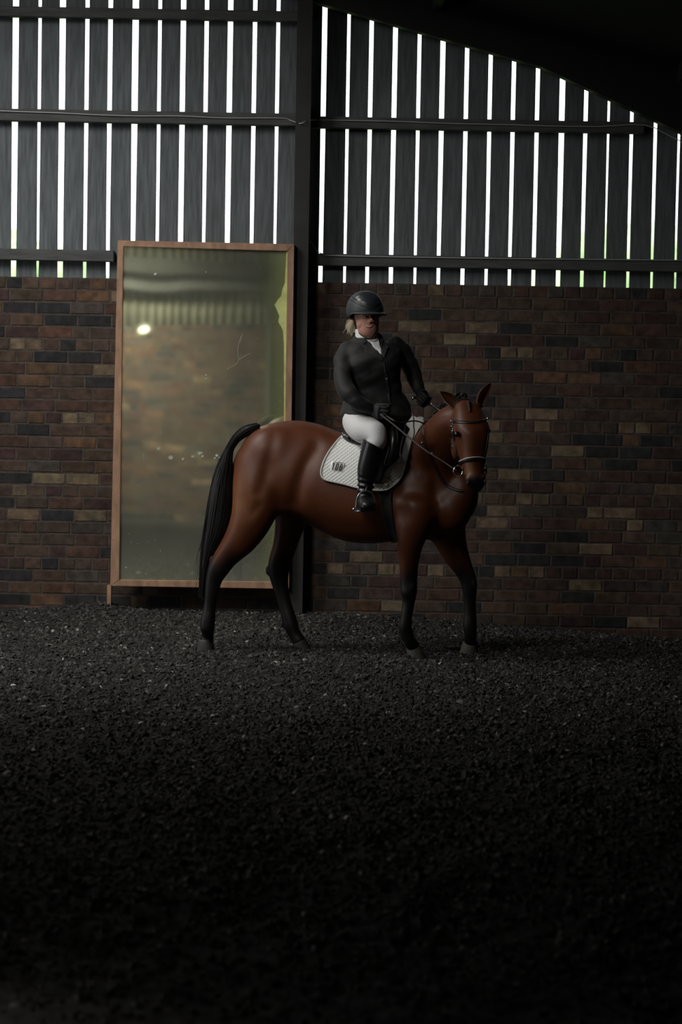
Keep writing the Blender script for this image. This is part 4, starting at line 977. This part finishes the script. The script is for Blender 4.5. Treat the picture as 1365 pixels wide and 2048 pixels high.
# boots
for mi in (False, True):
    bm = bmesh.new()
    limbW(bm, [(750,872,21,13.055,.078), (748,886,21.5,13.05,.076), (744,903,22,13.055,.072), (740,925,23,13.06,.068), (736,945,21.5,13.065,.060), (732.5,965,17,13.07,.050), (731,985,15,13.08,.046)], 22, 4, mi)
    foot(bm, mi, .010)
    bo = remesh(bm, .005, 3); no = [v.normal.copy() for v in bo.vertices]; za = P(735, 975, 13.07).z
    for v, n_ in zip(bo.vertices, no):
        t = math.exp(-((v.co.z-za)/.05)**2); v.co += n_*t*.006*math.sin(v.co.z*190+v.co.x*30)
    b2 = bmesh.new(); b2.from_mesh(bo); q1, q2 = P(727, 877, 13.05), P(767, 899, 13.05)
    if mi: q1, q2 = mirrored(q1), mirrored(q2)
    nn = Vector((-(q2-q1).z, 0, (q2-q1).x)).normalized()
    bmesh.ops.bisect_plane(b2, geom=b2.verts[:]+b2.edges[:]+b2.faces[:], plane_co=q1, plane_no=nn, clear_outer=True)
    bmesh.ops.holes_fill(b2, edges=[e for e in b2.edges if e.is_boundary]); b2.to_mesh(bo); b2.free()
    boot = link('riding_boot', bo, M['boot'], person)
    if not mi:
        BB = bvh_of(bo, ORG[person.name])
        bm = bmesh.new(); strap(bm, [(728,880),(736,884.5),(746,890),(756,895.5),(764,900)], BB, .008, .004, .005); link('boot_top', bm, M['leather'], boot)
        for k in range(7):
            q = P(724.5-k*.6, 884+k*3.0, 13.03); bm = bmesh.new(); blob(bm, q, (.0035,.004,.0035)); 
            if k % 2 == 0: link('zip_glint', bm, M['chrome'], boot)
        bm = bmesh.new(); tube3(bm, [P(716,1012,13.12), P(711,1015,13.08), P(708,1019,13.05)], [.006,.006,.009], 8, 2); link('spur', bm, M['chrome'], boot)
        bm = bmesh.new(); strap(bm, [(713,1000),(720,996),(728,993),(738,993),(746,997)], BB, .012, .003, .004); link('spur_strap', bm, M['strap'], boot)
# stirrups hang from the saddle
M['iron'] = mat('dark_stirrup_iron', (.25,.27,.28), .3, metal=.8)
for mi in (False, True):
    c = P(732, 1006, 13.0)
    if mi: c = mirrored(c)
    ax1 = Vector((math.cos(.35), math.sin(.35), 0)); pts = []
    for k in range(25):
        a = math.pi*(1.0-k/24); pts.append(c+ax1*.058*math.cos(a)+UP*(.070*math.sin(a)**.8 if math.sin(a) > 0 else 0)-UP*.0)
    pts = [c-ax1*.060-UP*.045, c-ax1*.061-UP*.02]+pts+[c+ax1*.061-UP*.02, c+ax1*.060-UP*.045]
    bm = bmesh.new(); tube3(bm, pts, .0055, 8, 1, .5); st = link('stirrup_iron', bm, M['iron'], sad)
    bm = bmesh.new(); a2 = Vector((-ax1.y, ax1.x, 0)); loft(bm, [(c-ax1*.062-UP*.048, a2*.024, UP*.007, 3), (c-UP*.050, a2*.028, UP*.007, 3), (c+ax1*.062-UP*.048, a2*.024, UP*.007, 3)], 14, 2, .1)
    link('stirrup_tread', bm, M['iron'], st)
    top = P(752, 905, 13.17); low = c+UP*.07
    if mi: top = mirrored(top)
    bm = bmesh.new(); tube3(bm, [top, (top+low)/2+LAT*(.03 if not mi else -.03), low], .007, 8, 4); link('stirrup_leather', bm, M['strap'], sad)
# helmet
HNx = Vector((math.sin(math.radians(20)), -math.cos(math.radians(20)), 0)); HLx = Vector((math.cos(math.radians(20)), math.sin(math.radians(20)), 0))
hc = P(730.5, 618.5, RD)+Vector((0, .012, 0)); Rx, Ry, Rz = .109, .134, .112
def hpoint(th, ph, g=0):      # th around, ph elevation
    ce = math.cos(ph); x = math.cos(th)*ce; y = math.sin(th)*ce; e = .93
    return hc+HLx*(math.copysign(abs(x)**e, x)*(Rx+g))+HNx*(math.copysign(abs(y)**e, y)*(Ry+g))+UP*(math.sin(ph)*(Rz+g))
def rim(th): # elevation of the lower edge: higher at the front, lower behind the ears
    return -.23-.30*max(0, 1-max(0, math.sin(th)+.35))**1.3
bm = bmesh.new(); nt_, nh = 64, 18; outer = []; inner = []
for i in range(nh+1):
    ro, ri = [], []
    for j in range(nt_):
        th = 2*math.pi*j/nt_; e0 = rim(th); ph = e0+(math.pi/2-.01-e0)*i/nh
        ro.append(bm.verts.new(hpoint(th, ph))); ri.append(bm.verts.new(hpoint(th, ph, -.012)))
    outer.append(ro); inner.append(ri)
for G, fl in ((outer, 0), (inner, 1)):
    for i in range(nh):
        for j in range(nt_): q = (G[i][j], G[i][(j+1)%nt_], G[i+1][(j+1)%nt_], G[i+1][j]); bm.faces.new(q[::-1] if fl else q)
    bm.faces.new(G[nh][::-1] if fl else G[nh])
for j in range(nt_): bm.faces.new((inner[0][j], inner[0][(j+1)%nt_], outer[0][(j+1)%nt_], outer[0][j]))
bmesh.ops.recalc_face_normals(bm, faces=bm.faces)
hel = link('helmet', bm, M['helmet'], person)
hel['label'] = 'grey and black riding helmet'
bm = bmesh.new(); nb = 28; pr = None      # peak
for j in range(nb+1):
    th = math.radians(8+164*j/nb); t = math.sin(math.pi*j/nb)**.55; a = hpoint(th, rim(th)+.05); outv = (HLx*math.cos(th)*.85+HNx*math.sin(th)).normalized()
    b = a+outv*(.029*t+.003)-UP*(.010*t); r = [bm.verts.new(a+UP*.004), bm.verts.new(b), bm.verts.new(b-UP*.005), bm.verts.new(a-UP*.006)]
    if pr:
        for k in range(4): bm.faces.new((pr[k], pr[(k+1)%4], r[(k+1)%4], r[k]))
    else: bm.faces.new(r)
    pr = r
bm.faces.new(pr[::-1]); bmesh.ops.recalc_face_normals(bm, faces=bm.faces); link('helmet_peak', bm, M['helmet'], hel)
HH = bvh_of(hel.data, ORG[person.name])
M['groove'] = mat('helmet_seam', (.006,.006,.007), .5); M['panel'] = mat('helmet_centre_panel', (.022,.026,.032), .35)
for path in ([(704,593),(710,599),(718,605),(727,611),(736,615.5),(747,618),(754,614),(760,607),(763,601)], [(700,598),(709,604),(718,609),(729,614)], [(719,588),(724,592),(728,595)]):
    bm = bmesh.new(); strap(bm, path, HH, .0045, .0012, .002); link('helmet_seam', bm, M['groove'], hel)
link('helmet_panel', drape([(719,588.5),(727,585),(738,584.5),(750,589),(758,597),(761,603),(755,611),(747,615),(737,612.5),(728,608),(718,602),(710,597),(713,592)], HH, .0022, .0035, 2.0, smooth=True), M['panel'], hel)
# chin strap, hair, face details
def face_ray(px, py, o=.002):
    h = BD.ray_cast(P(px, py, 6), ray(px, py)); return h[0]-ray(px, py)*o
bm = bmesh.new(); strap(bm, [(708.5,633),(709.5,643),(711,652),(714,660),(719,666),(726,672),(735,676)], BD, .011, .004, .004); link('chin_strap', bm, M['black'], hel)
bm = bmesh.new(); strap(bm, [(709,638),(712,643),(711,650)], BD, .007, .005, .004); link('chin_strap', bm, M['black'], hel)
bm = bmesh.new(); tube3(bm, [P(757,634,RD-.03), P(757,646,RD-.045), P(755,658,RD-.06), P(749,669,RD-.09), P(742,675.5,RD-.105), P(735,676.5,RD-.095)], .005, 8, 4); link('chin_strap', bm, M['black'], hel)
hv = bmesh.new(); rr = random.Random(4)
for k in range(150):
    a = rr.uniform(-1, 1); b = rr.random(); x0, y0 = 708+rr.uniform(-2, 3), 643+rr.uniform(-4, 8)
    x1, y1 = x0-rr.uniform(3, 9), y0+rr.uniform(4, 14)
    if rr.random() < .25: x1 -= rr.uniform(3, 9); y1 -= rr.uniform(0, 5)
    d0 = RD+.03+a*.015
    tube3(hv, [P(x0, y0, d0), P((x0+x1)/2-1.5, (y0+y1)/2-2, d0-.005), P(x1, y1, d0), P(x1-rr.uniform(-2, 3), y1+rr.uniform(2, 9), d0)], [.0013,.0012,.0009,.0005], 4, 2, 0)
for k in range(90):
    x0, y0 = 707+rr.uniform(-2, 4), 645+rr.uniform(-3, 6); d0 = RD+.04+rr.uniform(-.02, .02)
    tube3(hv, [P(x0, y0, d0), P(x0-rr.uniform(0, 4), y0+12, d0), P(x0-rr.uniform(-2, 5), y0+24, d0+.01)], [.0015,.0013,.0007], 4, 2, 0)
link('hair', hv, M['hair'], person)
M['lip'] = mat('lip', (.36,.12,.10), .4); M['tooth'] = mat('teeth', (.75,.72,.66), .3); M['brow'] = mat('brow_hair', (.22,.14,.08), .7)
bm = bmesh.new(); mp = [(731,650.2),(734,652.3),(738,653.8),(742,653.2),(745.5,650.6),(742,651.2),(738,651.4),(734,650.9)]
link('teeth', drape(mp, BD, .0016, .002, 1.2, smooth=False), M['tooth'], person)
for pth in ([(730.5,650),(734,650.1),(738,650.6),(742,650.4),(746,650.2)], [(730.5,650.3),(733.5,653),(738,655),(742.5,654.2),(746,650.6)]):
    bm = bmesh.new(); strap(bm, pth, BD, .0052, .0022, .003, sub=5); link('lip', bm, M['lip'], person)
for (x, y) in ((732.5,633.5), (748.5,632.8)):
    bm = bmesh.new(); blob(bm, face_ray(x, y, -.002), (.011,.006,.0048)); e = link('eye', bm, M['tooth'], person)
    bm = bmesh.new(); blob(bm, face_ray(x+.2, y+.2, .0035), (.0048,.003,.0046)); link('iris', bm, M['eye'], e)
    bm = bmesh.new(); strap(bm, [(x-4, y-.6), (x, y-2), (x+4, y-.8)], BD, .004, .003, .003, sub=4); link('eyelid', bm, M['brow'], person)
for pth in ([(728,629.5),(732,628),(737,629)], [(745,629),(749,627.8),(752,629)]):
    bm = bmesh.new(); strap(bm, pth, BD, .005, .002, .003, sub=4); link('eyebrow', bm, M['brow'], person)
# whip in the rider's far hand
bm = bmesh.new(); tube3(bm, [P(828,794,13.36), P(836,798,13.36), P(850,803,13.33), P(868,810,13.28), P(884,816,13.22)], [.008,.0055,.0055,.005,.0045], 8, 4)
wh = tag(link('riding_whip', bm, M['strap'], origin=P(850,803,13.33)), 'thin dark riding whip held in the far gloved hand of the rider', 'whip')
bm = bmesh.new(); pblob(bm, 827, 797, 13.36, (.008,.008,.011)); link('whip_cap', bm, M['chrome'], wh)
bm = bmesh.new(); tube3(bm, [P(861,807,13.285), P(865,809,13.27)], .0065, 8, 2); link('whip_collar', bm, M['chrome'], wh)
